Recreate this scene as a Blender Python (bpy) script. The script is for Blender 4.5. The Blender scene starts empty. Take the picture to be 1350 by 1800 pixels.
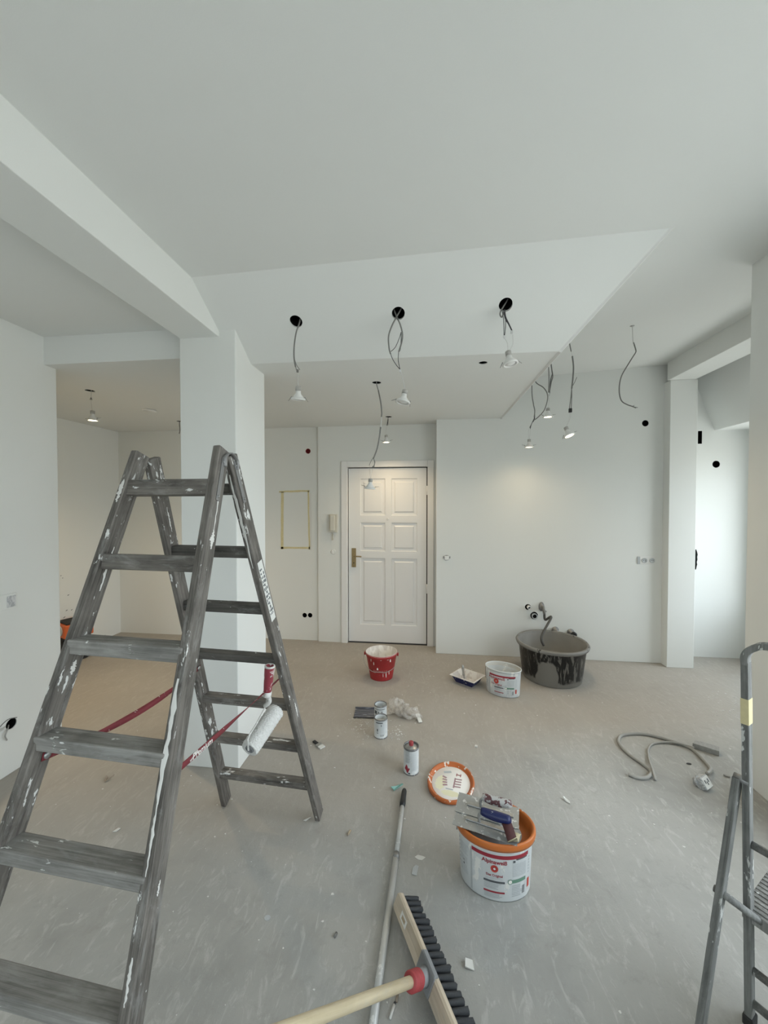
import bpy, math, random
from mathutils import Vector as V, Matrix

random.seed(7)
S = bpy.context.scene
COL = S.collection
PI = math.pi
R = math.radians

# ------------------------------------------------------------------ camera
F = 670.0; H = 1.57
yaw = math.atan((752 - 675) / F); pitch = math.atan((900 - 887) / F)
FW = V((-math.sin(yaw) * math.cos(pitch), math.cos(yaw) * math.cos(pitch), -math.sin(pitch)))
RT = V((math.cos(yaw), math.sin(yaw), 0)); UP = RT.cross(FW)
CAM = V((0, 0, H))
cd = bpy.data.cameras.new('camera'); cam = bpy.data.objects.new('camera', cd); COL.objects.link(cam)
m = Matrix((RT, UP, -FW)).transposed().to_4x4(); m.translation = CAM
cam.matrix_world = m
cd.sensor_fit = 'HORIZONTAL'; cd.sensor_width = 36.0; cd.lens = 36.0 * F / 1350.0
cd.clip_start = 0.02
S.camera = cam

# ------------------------------------------------------------------ world, daylight, exposure
W = bpy.data.worlds.new('overcast_sky'); S.world = W; W.use_nodes = True
nt = W.node_tree; nt.nodes.clear()
wo = nt.nodes.new('ShaderNodeOutputWorld'); bg = nt.nodes.new('ShaderNodeBackground')
tc = nt.nodes.new('ShaderNodeTexCoord'); sx = nt.nodes.new('ShaderNodeSeparateXYZ'); cr = nt.nodes.new('ShaderNodeValToRGB')
nt.links.new(tc.outputs['Generated'], sx.inputs[0]); nt.links.new(sx.outputs['Z'], cr.inputs[0])
cr.color_ramp.elements[0].position = 0.0; cr.color_ramp.elements[0].color = (.52, .54, .52, 1)
cr.color_ramp.elements[1].position = 0.06; cr.color_ramp.elements[1].color = (.865, .96, 1.03, 1)
nt.links.new(cr.outputs[0], bg.inputs[0]); bg.inputs[1].default_value = 4.2
nt.links.new(bg.outputs[0], wo.inputs[0])

def portal(name, loc, normal, sx_, sy_):
    l = bpy.data.lights.new(name, 'AREA'); l.shape = 'RECTANGLE'; l.size = sx_; l.size_y = sy_
    l.cycles.is_portal = True
    o = bpy.data.objects.new(name, l); COL.objects.link(o)
    n = V(normal); z = -n; x = V((0, 0, 1)).cross(z).normalized(); y = z.cross(x)
    M = Matrix((x, y, z)).transposed().to_4x4(); M.translation = V(loc); o.matrix_world = M
    return o
# window openings: two behind the camera, one long dormer window band in the alcove
WIN_B = [(-1.55, -.25, .85, 2.20)]                               # x0 x1 z0 z1 at the wall behind
WIN_S = [(-1.55, -.15, .35, 2.45), (.30, 1.95, .30, 2.50)]         # y0 y1 z0 z1 in the right wall
WIN_R = (2.65, 4.02, .55, 2.12)                                    # y0 y1 z0 z1 at the alcove wall
YB = -2.3; XR = 3.24
for i, w in enumerate(WIN_B):
    portal('window_daylight', ((w[0] + w[1]) / 2, YB - .02, (w[2] + w[3]) / 2), (0, 1, 0), w[1] - w[0], w[3] - w[2])
for w in WIN_S:
    portal('window_daylight', (1.79 + .02, (w[0] + w[1]) / 2, (w[2] + w[3]) / 2), (-1, 0, 0), w[1] - w[0], w[3] - w[2])
portal('window_daylight', (XR + .02, (WIN_R[0] + WIN_R[1]) / 2, (WIN_R[2] + WIN_R[3]) / 2), (-1, 0, 0), WIN_R[1] - WIN_R[0], WIN_R[3] - WIN_R[2])

vs = S.view_settings
vs.view_transform = 'Standard'; vs.look = 'None'; vs.gamma = 1.0; vs.use_curve_mapping = False
vs.exposure = 0.70

# ------------------------------------------------------------------ pixel -> ray helpers
def ray(x, y): return FW + RT * ((x - 675) / F) + UP * ((900 - y) / F)
def on(x, y, ax, v):
    d = ray(x, y); t = (v - CAM[ax]) / d[ax]; return CAM + d * t
def fl(x, y, z=0.0): return on(x, y, 2, z)
def oY(x, y, Y): return on(x, y, 1, Y)
def px(p):
    d = V(p) - CAM; z = d.dot(FW); return (675 + F * d.dot(RT) / z, 900 - F * d.dot(UP) / z)

# ------------------------------------------------------------------ materials
MATS = {}
def new_mat(name):
    m = bpy.data.materials.new(name); m.use_nodes = True; MATS[name] = m
    n = m.node_tree.nodes; b = n['Principled BSDF']; return m, m.node_tree, b
def mat(name, col, rough=.6, metal=0.0, noise=0.0, nscale=40, bump=0.0, bscale=200, spec=.4):
    m, t, b = new_mat(name)
    b.inputs['Roughness'].default_value = rough; b.inputs['Metallic'].default_value = metal
    b.inputs['Specular IOR Level'].default_value = spec
    b.inputs['Base Color'].default_value = (*col, 1)
    tcn = t.nodes.new('ShaderNodeTexCoord')
    if noise > 0:
        nz = t.nodes.new('ShaderNodeTexNoise'); nz.inputs['Scale'].default_value = nscale; nz.inputs['Detail'].default_value = 5
        t.links.new(tcn.outputs['Object'], nz.inputs['Vector'])
        mx = t.nodes.new('ShaderNodeMix'); mx.data_type = 'RGBA'
        mx.inputs[6].default_value = tuple(c * (1 - noise) for c in col) + (1,)
        mx.inputs[7].default_value = tuple(min(1, c * (1 + noise)) for c in col) + (1,)
        t.links.new(nz.outputs['Fac'], mx.inputs[0]); t.links.new(mx.outputs[2], b.inputs['Base Color'])
    if bump > 0:
        nb = t.nodes.new('ShaderNodeTexNoise'); nb.inputs['Scale'].default_value = bscale; nb.inputs['Detail'].default_value = 3
        t.links.new(tcn.outputs['Object'], nb.inputs['Vector'])
        bp = t.nodes.new('ShaderNodeBump'); bp.inputs['Strength'].default_value = bump; bp.inputs['Distance'].default_value = .004
        t.links.new(nb.outputs['Fac'], bp.inputs['Height']); t.links.new(bp.outputs[0], b.inputs['Normal'])
    return m
def ramp(t, src, stops, interp='LINEAR'):
    r = t.nodes.new('ShaderNodeValToRGB'); r.color_ramp.interpolation = interp
    e = r.color_ramp.elements
    while len(e) < len(stops): e.new(.5)
    for i, (p, c) in enumerate(stops):
        e[i].position = p; e[i].color = (*c, 1) if len(c) == 3 else c
    t.links.new(src, r.inputs[0]); return r.outputs[0]
def g(v): return (v, v, v)
def noise(t, vec, scale, detail=4, rough=.5, dist=0):
    n = t.nodes.new('ShaderNodeTexNoise'); n.inputs['Scale'].default_value = scale; n.inputs['Detail'].default_value = detail
    n.inputs['Roughness'].default_value = rough; n.inputs['Distortion'].default_value = dist
    t.links.new(vec, n.inputs['Vector']); return n.outputs['Fac']
def mapping(t, vec, scale=(1, 1, 1), loc=(0, 0, 0), rot=(0, 0, 0)):
    mp = t.nodes.new('ShaderNodeMapping'); mp.inputs['Scale'].default_value = scale; mp.inputs['Location'].default_value = loc
    mp.inputs['Rotation'].default_value = rot
    t.links.new(vec, mp.inputs['Vector']); return mp.outputs[0]
def mix(t, fac, a, b):
    mx = t.nodes.new('ShaderNodeMix'); mx.data_type = 'RGBA'
    if isinstance(fac, float): mx.inputs[0].default_value = fac
    else: t.links.new(fac, mx.inputs[0])
    for i, s in ((6, a), (7, b)):
        if isinstance(s, tuple): mx.inputs[i].default_value = (*s, 1)
        else: t.links.new(s, mx.inputs[i])
    return mx.outputs[2]
def math_n(t, op, a, b=None):
    n = t.nodes.new('ShaderNodeMath'); n.operation = op
    for i, s in enumerate((a, b)):
        if s is None: continue
        if isinstance(s, (int, float)): n.inputs[i].default_value = s
        else: t.links.new(s, n.inputs[i])
    return n.outputs[0]
def bump(t, b, h, strength, dist=.003):
    bp = t.nodes.new('ShaderNodeBump'); bp.inputs['Strength'].default_value = strength; bp.inputs['Distance'].default_value = dist
    t.links.new(h, bp.inputs['Height']); t.links.new(bp.outputs[0], b.inputs['Normal'])

def wall_mat(name, col):
    m, t, b = new_mat(name); b.inputs['Roughness'].default_value = .85; b.inputs['Specular IOR Level'].default_value = .25
    o = t.nodes.new('ShaderNodeTexCoord').outputs['Object']
    c = mix(t, noise(t, o, 1.3, 4), tuple(x * .975 for x in col), col)
    t.links.new(c, b.inputs['Base Color'])
    bump(t, b, noise(t, o, 260, 4, .7), .12, .002)
    return m
wall_mat('wall_paint', (.80, .815, .79))
wall_mat('ceiling_paint', (.79, .805, .785))

def floor_mat():
    m, t, b = new_mat('concrete'); b.inputs['Roughness'].default_value = .8; b.inputs['Specular IOR Level'].default_value = .3
    o = t.nodes.new('ShaderNodeTexCoord').outputs['Object']
    n1 = noise(t, o, 1.6, 8, .62, .6)
    base = ramp(t, n1, [(.25, (.30, .302, .288)), (.5, (.39, .39, .37)), (.78, (.455, .45, .428))])
    n2 = noise(t, mapping(t, o, (9, 3.5, 9), rot=(0, 0, .5)), 2.2, 8, .7, 1.6)
    sm = ramp(t, n2, [(.54, g(0)), (.63, g(.45)), (.73, g(.72))])
    c = mix(t, sm, base, (.54, .54, .525))
    n3 = noise(t, o, 14, 6, .75, .3)
    dk = ramp(t, n3, [(.32, g(.6)), (.46, g(0))])
    c = mix(t, dk, c, (.33, .325, .305))
    # brown dust drifts with their own outline, plus warm lamp light put into the colour
    n5 = noise(t, mapping(t, o, (1, 1, 1), (4.2, .8, 0)), .55, 3, .5, .3)
    ys = t.nodes.new('ShaderNodeSeparateXYZ'); t.links.new(o, ys.inputs[0])
    # unswept part of the room, painted with the lamps' warmth too: the floor beyond the cans and the far room
    reach = math_n(t, 'ADD', math_n(t, 'MULTIPLY', ys.outputs['Y'], .30), math_n(t, 'ADD', math_n(t, 'MULTIPLY', ys.outputs['X'], -.13), math_n(t, 'MULTIPLY', n5, .55)))
    dust_warmth = ramp(t, reach, [(.82, g(0)), (1.18, g(.62))])
    c = mix(t, dust_warmth, c, (.405, .36, .305))
    # spatter: small white drops
    vz = t.nodes.new('ShaderNodeTexVoronoi'); vz.inputs['Scale'].default_value = 9; t.links.new(o, vz.inputs['Vector'])
    wn = t.nodes.new('ShaderNodeTexWhiteNoise'); t.links.new(vz.outputs['Position'], wn.inputs['Vector'])
    dd = math_n(t, 'DIVIDE', vz.outputs['Distance'], math_n(t, 'ADD', math_n(t, 'MULTIPLY', math_n(t, 'POWER', wn.outputs['Value'], 6), .075), .0001))
    sp = ramp(t, dd, [(.85, g(.75)), (1.0, g(0))])
    c = mix(t, sp, c, (.68, .68, .66))
    t.links.new(c, b.inputs['Base Color'])
    hh = math_n(t, 'ADD', math_n(t, 'MULTIPLY', n2, .7), math_n(t, 'ADD', n3, math_n(t, 'MULTIPLY', noise(t, o, 90, 4, .7), .35)))
    bump(t, b, hh, .45, .006)
    t.links.new(ramp(t, n2, [(.4, g(.88)), (.7, g(.6))]), b.inputs['Roughness'])
floor_mat()

def wood_paint(name, dark, light, splat=.60, paint=(.74, .75, .73), scale=1.0):
    """weathered wood, grain along local z, with dabs of white paint; differs per object"""
    m, t, b = new_mat(name); b.inputs['Roughness'].default_value = .68; b.inputs['Specular IOR Level'].default_value = .35
    o = t.nodes.new('ShaderNodeTexCoord').outputs['Object']
    oi = t.nodes.new('ShaderNodeObjectInfo')
    va = t.nodes.new('ShaderNodeVectorMath'); va.operation = 'ADD'; t.links.new(o, va.inputs[0])
    sc = t.nodes.new('ShaderNodeVectorMath'); sc.operation = 'SCALE'; sc.inputs[0].default_value = (7, 11, 5); t.links.new(oi.outputs['Random'], sc.inputs['Scale'])
    t.links.new(sc.outputs[0], va.inputs[1]); p = va.outputs[0]
    gr = noise(t, mapping(t, p, (120, 120, 4)), scale, 6, .65, .8)
    big = noise(t, mapping(t, p, (14, 14, 6)), scale, 5, .6, .5)
    c = ramp(t, math_n(t, 'ADD', math_n(t, 'MULTIPLY', gr, .6), math_n(t, 'MULTIPLY', big, .5)), [(.40, dark), (.70, light)])
    smear = ramp(t, noise(t, mapping(t, p, (30, 30, 9)), scale, 6, .7, .6), [(.54, g(0)), (.70, g(.38))])
    c = mix(t, smear, c, tuple(x * .55 for x in paint))
    s1 = noise(t, mapping(t, p, (48, 48, 17)), scale, 4, .6, .3)
    s2 = noise(t, mapping(t, p, (4, 4, 3.5)), scale, 2, .5)
    sv = math_n(t, 'ADD', math_n(t, 'MULTIPLY', s1, .72), math_n(t, 'MULTIPLY', s2, .34))
    sz = t.nodes.new('ShaderNodeSeparateXYZ'); t.links.new(o, sz.inputs[0])
    sv = math_n(t, 'ADD', sv, ramp(t, math_n(t, 'MULTIPLY', sz.outputs['Z'], .5), [(.55, g(0)), (.85, g(.055))]))
    sp = ramp(t, sv, [(splat, g(0)), (splat + .02, g(1))])
    c = mix(t, sp, c, paint)
    t.links.new(c, b.inputs['Base Color'])
    bump(t, b, math_n(t, 'ADD', math_n(t, 'MULTIPLY', gr, .5), math_n(t, 'MULTIPLY', sp, .8)), .6, .0015)
    return m
wood_paint('ladder_wood', (.056, .051, .045), (.235, .217, .195), .645)
wood_paint('ladder_wood_dark', (.032, .030, .027), (.13, .122, .11), .665)
wood_paint('tread_wood', (.14, .136, .127), (.36, .35, .33), .64)
wood_paint('stool_metal', (.09, .092, .088), (.27, .275, .265), .65, (.60, .61, .59))
wood_paint('stool_tread', (.12, .12, .115), (.33, .33, .315), .68)
wood_paint('broom_wood', (.44, .37, .28), (.62, .54, .43), .80)
wood_paint('handle_wood', (.50, .42, .27), (.66, .57, .40), .82)

mat('black', (.008, .008, .009), .6)
mat('dark_void', (.012, .012, .012), .95, spec=.05)  # near-black: the shade inside holes and gaps is put into the colour
mat('cable_grey', (.20, .198, .188), .5)
mat('hose_grey', (.075, .074, .070), .6)
mat('cable_light', (.34, .335, .315), .55, noise=.15)
mat('wire_white', (.60, .60, .58), .5)
mat('wire_dark', (.05, .05, .055), .5)
mat('lamp_white', (.78, .78, .76), .35)
mat('lamp_socket', (.42, .41, .385), .6)
mat('clip_metal', (.35, .35, .34), .35, .8)
mat('connector', (.62, .63, .63), .3)
mat('door_white', (.83, .825, .81), .38, bump=.05, bscale=60)
mat('frame_white', (.82, .815, .80), .45)
mat('brass', (.33, .25, .13), .45, .55, noise=.2)
mat('plastic_white', (.80, .80, .78), .4)
mat('plastic_beige', (.66, .64, .56), .45)
mat('tape_yellow', (.70, .62, .36), .6, noise=.12, nscale=60)
mat('red_plastic_flat', (.30, .03, .035), .5)
mat('steel', (.42, .43, .43), .35, .85, noise=.35, nscale=50)
mat('zinc', (.30, .30, .30), .4, .7)
mat('black_plastic', (.02, .021, .022), .45)
mat('grey_plastic', (.24, .25, .26), .5)
mat('bristle', (.035, .038, .042), .75, noise=.4, nscale=300)
mat('collar_red', (.36, .055, .06), .55, noise=.25, nscale=70)
mat('orange_tool', (.62, .13, .035), .45)
mat('rubber', (.03, .03, .03), .8)
mat('teal', (.22, .42, .38), .6)
mat('paper_white', (.74, .74, .71), .7)
mat('print_grey', (.46, .49, .50), .6, noise=.5, nscale=700)
mat('print_light', (.56, .59, .60), .6, noise=.4, nscale=700)
mat('print_dark', (.10, .11, .12), .6, noise=.4, nscale=500)
mat('print_red', (.32, .028, .045), .5)
mat('print_logo_red', (.52, .06, .04), .5)
mat('print_green', (.14, .27, .20), .5)
mat('print_white', (.86, .84, .80), .5)
mat('maroon_paper', (.075, .025, .025), .75, noise=.3, nscale=150)
mat('sand_back', (.50, .45, .30), .8)
mat('chip_white', (.68, .68, .65), .8)
mat('chip_brown', (.30, .25, .20), .8)
mat('cork', (.42, .34, .24), .8)
mat('mortar_block', (.33, .33, .315), .9, noise=.3, nscale=60, bump=.5, bscale=90)
mat('window_frame', (.82, .82, .82), .4)

def paint_over(name, base, paint, thr=.60, scale=22, rough=.5, stretch=(1, 1, .5), metal=0.0):
    """coloured surface with splashes of dried paint"""
    m, t, b = new_mat(name); b.inputs['Roughness'].default_value = rough; b.inputs['Metallic'].default_value = metal
    o = t.nodes.new('ShaderNodeTexCoord').outputs['Object']
    n = noise(t, mapping(t, o, stretch), scale, 5, .6, .4)
    f = ramp(t, n, [(thr, g(0)), (thr + .025, g(1))])
    bs = mix(t, noise(t, o, 9, 4), tuple(c * .75 for c in base), base)
    t.links.new(mix(t, f, bs, paint), b.inputs['Base Color'])
    bump(t, b, f, .5, .001)
    return m
paint_over('bucket_red', (.40, .028, .03), (.72, .62, .58), .70, 30)
paint_over('bucket_inner', (.74, .70, .66), (.80, .78, .74), .55, 12)
paint_over('lid_orange', (.62, .175, .035), (.82, .78, .72), .71, 26, .38)
paint_over('lid_orange_splashed', (.56, .15, .04), (.80, .76, .70), .585, 20, .45)
paint_over('bucket_white', (.72, .755, .765), (.80, .80, .77), .6, 20, .32)
paint_over('pail_inside', (.74, .725, .67), (.76, .75, .70), .55, 9)
paint_over('strap_red', (.215, .03, .04), (.66, .60, .58), .64, 40, .7, (1, 1, 1))
paint_over('roller_handle', (.30, .04, .06), (.66, .64, .62), .54, 45, .5, (1, 1, .6))
paint_over('roller_collar', (.66, .66, .63), (.75, .75, .73), .5, 45)
paint_over('trowel_steel', (.40, .41, .40), (.66, .67, .66), .58, 45, .42, (1, 1, 1), .3)
paint_over('trowel_grip', (.13, .05, .055), (.50, .50, .49), .50, 50, .6, (1, 1, 1))
paint_over('grip_blue', (.010, .018, .10), (.55, .57, .60), .67, 55, .4, (1, 1, 1))
paint_over('tray_blue', (.018, .024, .11), (.74, .72, .70), .61, 28, .5, (1, 1, 1))
paint_over('tray_liner', (.74, .70, .67), (.80, .78, .75), .5, 15)
paint_over('pole_alu', (.60, .605, .59), (.70, .70, .68), .60, 40, .4, (1, 1, .25), .2)
paint_over('plug_dusty', (.52, .54, .56), (.68, .69, .69), .52, 70)
paint_over('tool_silver', (.30, .30, .29), (.5, .5, .48), .55, 40)
paint_over('can_rim', (.22, .225, .23), (.60, .60, .58), .62, 60, .35, (1, 1, 1), .6)
paint_over('glossy_plate', (.20, .20, .225), (.36, .36, .40), .56, 14, .25, (.3, 3, 1), .3)

def fuzzy():
    m, t, b = new_mat('roller_nap'); b.inputs['Roughness'].default_value = .95
    o = t.nodes.new('ShaderNodeTexCoord').outputs['Object']
    n = noise(t, o, 120, 4, .7)
    t.links.new(mix(t, n, (.66, .66, .63), (.88, .88, .86)), b.inputs['Base Color'])
    bump(t, b, n, .9, .006)
fuzzy()

def tub_outer():
    m, t, b = new_mat('tub_outer'); b.inputs['Roughness'].default_value = .5
    o = t.nodes.new('ShaderNodeTexCoord').outputs['Object']
    st = noise(t, mapping(t, o, (26, 26, 4.5)), 1, 6, .7, 1.2)
    streak = ramp(t, st, [(.53, g(0)), (.57, g(.9))])
    low = t.nodes.new('ShaderNodeSeparateXYZ'); t.links.new(o, low.inputs[0])
    # big bare mortar smear on the side that faces the room, and a splashed foot
    sph = t.nodes.new('ShaderNodeVectorMath'); sph.operation = 'LENGTH'
    t.links.new(mapping(t, o, (9.5, 3.0, 4.9), (1.02, .78, -.33)), sph.inputs[0])
    wob = math_n(t, 'ADD', sph.outputs['Value'], math_n(t, 'MULTIPLY', noise(t, o, 11, 4), .35))
    blob = ramp(t, wob, [(.93, g(1)), (1.0, g(0))])
    ft = ramp(t, math_n(t, 'ADD', low.outputs['Z'], math_n(t, 'MULTIPLY', noise(t, o, 9, 4), .13)), [(.105, g(1)), (.125, g(0))])
    c = mix(t, streak, (.012, .013, .014), (.21, .205, .19))
    c = mix(t, ft, c, (.25, .242, .222)); c = mix(t, blob, c, (.255, .245, .225))
    t.links.new(c, b.inputs['Base Color'])
    t.links.new(mix(t, blob, (.38, .38, .38), (.85, .85, .85)), b.inputs['Roughness'])
    bump(t, b, math_n(t, 'ADD', st, blob), .3, .003)
tub_outer()
paint_over('tub_inner', (.30, .292, .272), (.10, .098, .092), .64, 10, .8)
paint_over('tub_rim', (.23, .225, .21), (.035, .035, .035), .62, 14, .55)

def clear_plastic():
    m, t, b = new_mat('bag_film')
    b.inputs['Base Color'].default_value = (.80, .76, .70, 1); b.inputs['Roughness'].default_value = .18
    b.inputs['Alpha'].default_value = .30; b.inputs['Specular IOR Level'].default_value = .8
clear_plastic()

def emit(name, col, st):
    m, t, b = new_mat(name); b.inputs['Emission Color'].default_value = (*col, 1); b.inputs['Emission Strength'].default_value = st
    b.inputs['Base Color'].default_value = (.9, .9, .88, 1)
emit('lamp_glow', (1.0, .86, .56), 9.0)

# ------------------------------------------------------------------ mesh builder
class MB:
    def __init__(s): s.v = []; s.f = []; s.mi = []; s.sm = []
    def add(s, vs_, fs, mi=0, smooth=False):
        o = len(s.v); s.v += [V(p) for p in vs_]
        for f in fs: s.f.append([i + o for i in f]); s.mi.append(mi); s.sm.append(smooth)
        return s
    def box(s, x0, x1, y0, y1, z0, z1, mi=0, M=None):
        vs_ = [V((x, y, z)) for z in (z0, z1) for y in (y0, y1) for x in (x0, x1)]
        if M is not None: vs_ = [M @ p for p in vs_]
        return s.add(vs_, [(0, 2, 3, 1), (4, 5, 7, 6), (0, 1, 5, 4), (2, 6, 7, 3), (0, 4, 6, 2), (1, 3, 7, 5)], mi)
    def tube(s, pts, r, n=8, mi=0, closed=False, sq=None):
        pts = [V(p) for p in pts]; k = len(pts); rs = r if isinstance(r, (list, tuple)) else [r] * k
        vs_ = []; fs = []; prev = None
        for i, p in enumerate(pts):
            if closed: t = pts[(i + 1) % k] - pts[i - 1]
            else: t = pts[min(i + 1, k - 1)] - pts[max(i - 1, 0)]
            t.normalize()
            if prev is None:
                a = V((0, 0, 1)) if abs(t.z) < .9 else V((1, 0, 0)); u = t.cross(a).normalized()
            else:
                u = (prev - t * prev.dot(t))
                u = u.normalized() if u.length > 1e-6 else t.cross(V((0, 0, 1))).normalized()
            prev = u; w = t.cross(u)
            for j in range(n):
                a = 2 * PI * j / n; vs_.append(p + (u * math.cos(a) + w * math.sin(a)) * rs[i])
        kk = k if closed else k - 1
        for i in range(kk):
            for j in range(n):
                a, b = i * n + j, i * n + (j + 1) % n; c, d = ((i + 1) % k) * n + (j + 1) % n, ((i + 1) % k) * n + j
                fs.append((a, b, c, d))
        if not closed: fs += [tuple(reversed(range(n))), tuple(range((k - 1) * n, k * n))]
        return s.add(vs_, fs, mi, True)
    def ribbon(s, pts, wds, half, th=.0008, mi=0):
        """flat band with thickness; pts centre line, wds width direction per point"""
        vs_ = []; fs = []; k = len(pts)
        for i, p in enumerate(pts):
            t = (V(pts[min(i + 1, k - 1)]) - V(pts[max(i - 1, 0)])).normalized(); w = V(wds[i]); w = (w - t * w.dot(t)).normalized(); nn = t.cross(w)
            p = V(p)
            vs_ += [p - w * half - nn * th, p + w * half - nn * th, p + w * half + nn * th, p - w * half + nn * th]
        for i in range(k - 1):
            for j in range(4):
                fs.append((i * 4 + j, i * 4 + (j + 1) % 4, i * 4 + 4 + (j + 1) % 4, i * 4 + 4 + j))
        fs += [(3, 2, 1, 0), tuple((k - 1) * 4 + j for j in range(4))]
        return s.add(vs_, fs, mi, True)
    def lathe(s, prof, n=32, a=1.0, b=1.0, mi=0, smooth=True, cap0=True, cap1=True, off=(0, 0, 0), loop=False):
        vs_ = []; fs = []; k = len(prof); ox, oy, oz = off
        for r, z in prof:
            for j in range(n):
                t = 2 * PI * j / n; vs_.append((ox + r * a * math.cos(t), oy + r * b * math.sin(t), oz + z))
        for i in range(k if loop else k - 1):
            i2 = (i + 1) % k
            for j in range(n):
                fs.append((i * n + j, i * n + (j + 1) % n, i2 * n + (j + 1) % n, i2 * n + j))
        if not loop:
            if cap0: fs.append(tuple(reversed(range(n))))
            if cap1: fs.append(tuple(range((k - 1) * n, k * n)))
        return s.add(vs_, fs, mi, smooth)
    def prism(s, poly, z0, z1, mi=0, M=None):
        n = len(poly); vs_ = [V((x, y, z)) for z in (z0, z1) for x, y in poly]
        if M is not None: vs_ = [M @ p for p in vs_]
        return s.add(vs_, [tuple(reversed(range(n))), tuple(range(n, 2 * n))] + [(i, (i + 1) % n, n + (i + 1) % n, n + i) for i in range(n)], mi)
    def build(s, name, mats, parent=None, M=None, bevel=0, seg=2, fix=True):
        if isinstance(mats, str): mats = [mats]
        me = bpy.data.meshes.new(name); me.from_pydata([tuple(p) for p in s.v], [], s.f); me.update()
        for k in mats: me.materials.append(MATS[k])
        me.polygons.foreach_set('material_index', s.mi); me.polygons.foreach_set('use_smooth', s.sm)
        if fix:
            import bmesh
            bm = bmesh.new(); bm.from_mesh(me); bmesh.ops.recalc_face_normals(bm, faces=bm.faces); bm.to_mesh(me); bm.free()
        o = bpy.data.objects.new(name, me); COL.objects.link(o)
        place(o, parent, M)
        if bevel:
            md = o.modifiers.new('bevel', 'BEVEL'); md.width = bevel; md.segments = seg; md.limit_method = 'ANGLE'; md.angle_limit = R(40)
            md.harden_normals = False
        return o
WM = {}
def place(o, parent=None, M=None):
    """M = wanted world matrix; None = vertices already in the parent's frame"""
    if parent is not None:
        o.parent = parent; pw = WM[parent.name]
        o.matrix_basis = Matrix() if M is None else pw.inverted() @ M
        WM[o.name] = pw @ o.matrix_basis
    else:
        o.matrix_basis = Matrix() if M is None else M
        WM[o.name] = o.matrix_basis.copy()
IDM = Matrix()
def frame(o, x, z):
    z = V(z).normalized(); x = V(x); x = (x - z * x.dot(z)).normalized(); y = z.cross(x)
    M = Matrix((x, y, z)).transposed().to_4x4(); M.translation = V(o); return M
def thing(name, label, cat, loc=(0, 0, 0), rz=0.0, group=None):
    o = bpy.data.objects.new(name, None); COL.objects.link(o); o.empty_display_size = .05
    M = Matrix.Translation(V(loc)) @ Matrix.Rotation(rz, 4, 'Z'); o.matrix_basis = M; WM[o.name] = M.copy()
    return tag(o, label, cat, group)
def tag(o, label, cat, group=None):
    o['label'] = label; o['category'] = cat
    if group: o['group'] = group
    return o
def struct(o, label=None):
    o['kind'] = 'structure'
    if label: o['label'] = label
    return o
def board(name, p0, p1, wdir, width, thick, m, parent, bevel=.003, ext=None):
    p0 = V(p0); p1 = V(p1); L = (p1 - p0).length
    return MB().box(-width / 2, width / 2, -thick / 2, thick / 2, 0, L).build(name, m, parent, frame(p0, wdir, p1 - p0), bevel)
def crv(pts, n=6, closed=False):
    pts = [V(p) for p in pts]; k = len(pts); out = []
    for i in range(k if closed else k - 1):
        if closed: a, b, c, d = pts[i - 1], pts[i], pts[(i + 1) % k], pts[(i + 2) % k]
        else: a, b, c, d = pts[max(i - 1, 0)], pts[i], pts[i + 1], pts[min(i + 2, k - 1)]
        for j in range(n):
            t = j / n
            out.append(.5 * ((2 * b) + (c - a) * t + (2 * a - 5 * b + 4 * c - d) * t * t + (3 * b - a - 3 * c + d) * t ** 3))
    if not closed: out.append(pts[-1])
    return out
def text_mesh(s, size, bold=0.0, sp=1.0):
    cu = bpy.data.curves.new('t', 'FONT'); cu.body = s; cu.size = size; cu.align_x = 'CENTER'; cu.align_y = 'CENTER'; cu.offset = bold; cu.space_character = sp
    cu.resolution_u = 3
    ob = bpy.data.objects.new('t', cu); COL.objects.link(ob)
    dg = bpy.context.evaluated_depsgraph_get(); me = bpy.data.meshes.new_from_object(ob.evaluated_get(dg))
    vs_ = [v.co.copy() for v in me.vertices]; fs = [tuple(p.vertices) for p in me.polygons]
    bpy.data.objects.remove(ob); bpy.data.meshes.remove(me); bpy.data.curves.remove(cu)
    return vs_, fs
def cut(o, cutters):
    """drill round or square recesses into a solid: list of MB (closed) in world coordinates"""
    c = MB()
    for k in cutters: c.add(k.v, k.f)
    co = c.build('cut', 'black')
    md = o.modifiers.new('b', 'BOOLEAN'); md.operation = 'DIFFERENCE'; md.object = co; md.solver = 'EXACT'
    dg = bpy.context.evaluated_depsgraph_get(); dg.update()
    me = bpy.data.meshes.new_from_object(o.evaluated_get(dg)); o.modifiers.clear(); old = o.data; o.data = me
    me.name = old.name; bpy.data.meshes.remove(old)
    cm = co.data; bpy.data.objects.remove(co); bpy.data.meshes.remove(cm)
def cyl(p, axis, r, l0, l1, n=24):
    b = MB(); M = frame(p, V((.3, .9, .2)).cross(V(axis)), axis)
    b.add([M @ V((r * math.cos(2 * PI * j / n), r * math.sin(2 * PI * j / n), z)) for z in (l0, l1) for j in range(n)],
          [tuple(reversed(range(n))), tuple(range(n, 2 * n))] + [(j, (j + 1) % n, n + (j + 1) % n, n + j) for j in range(n)])
    return b
def bx(*a):
    return MB().box(*a)

# ------------------------------------------------------------------ the setting
XL = -2.417; YBK = 4.03; YD = 4.235; YS = 4.26; ZS = 2.455
def zc(x): return 2.735 + .0555 * (x + 1.207)

floor = struct(bx(-4.0, 3.6, YB - .2, 4.6, -.12, 0).build('floor', 'concrete'))
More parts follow.
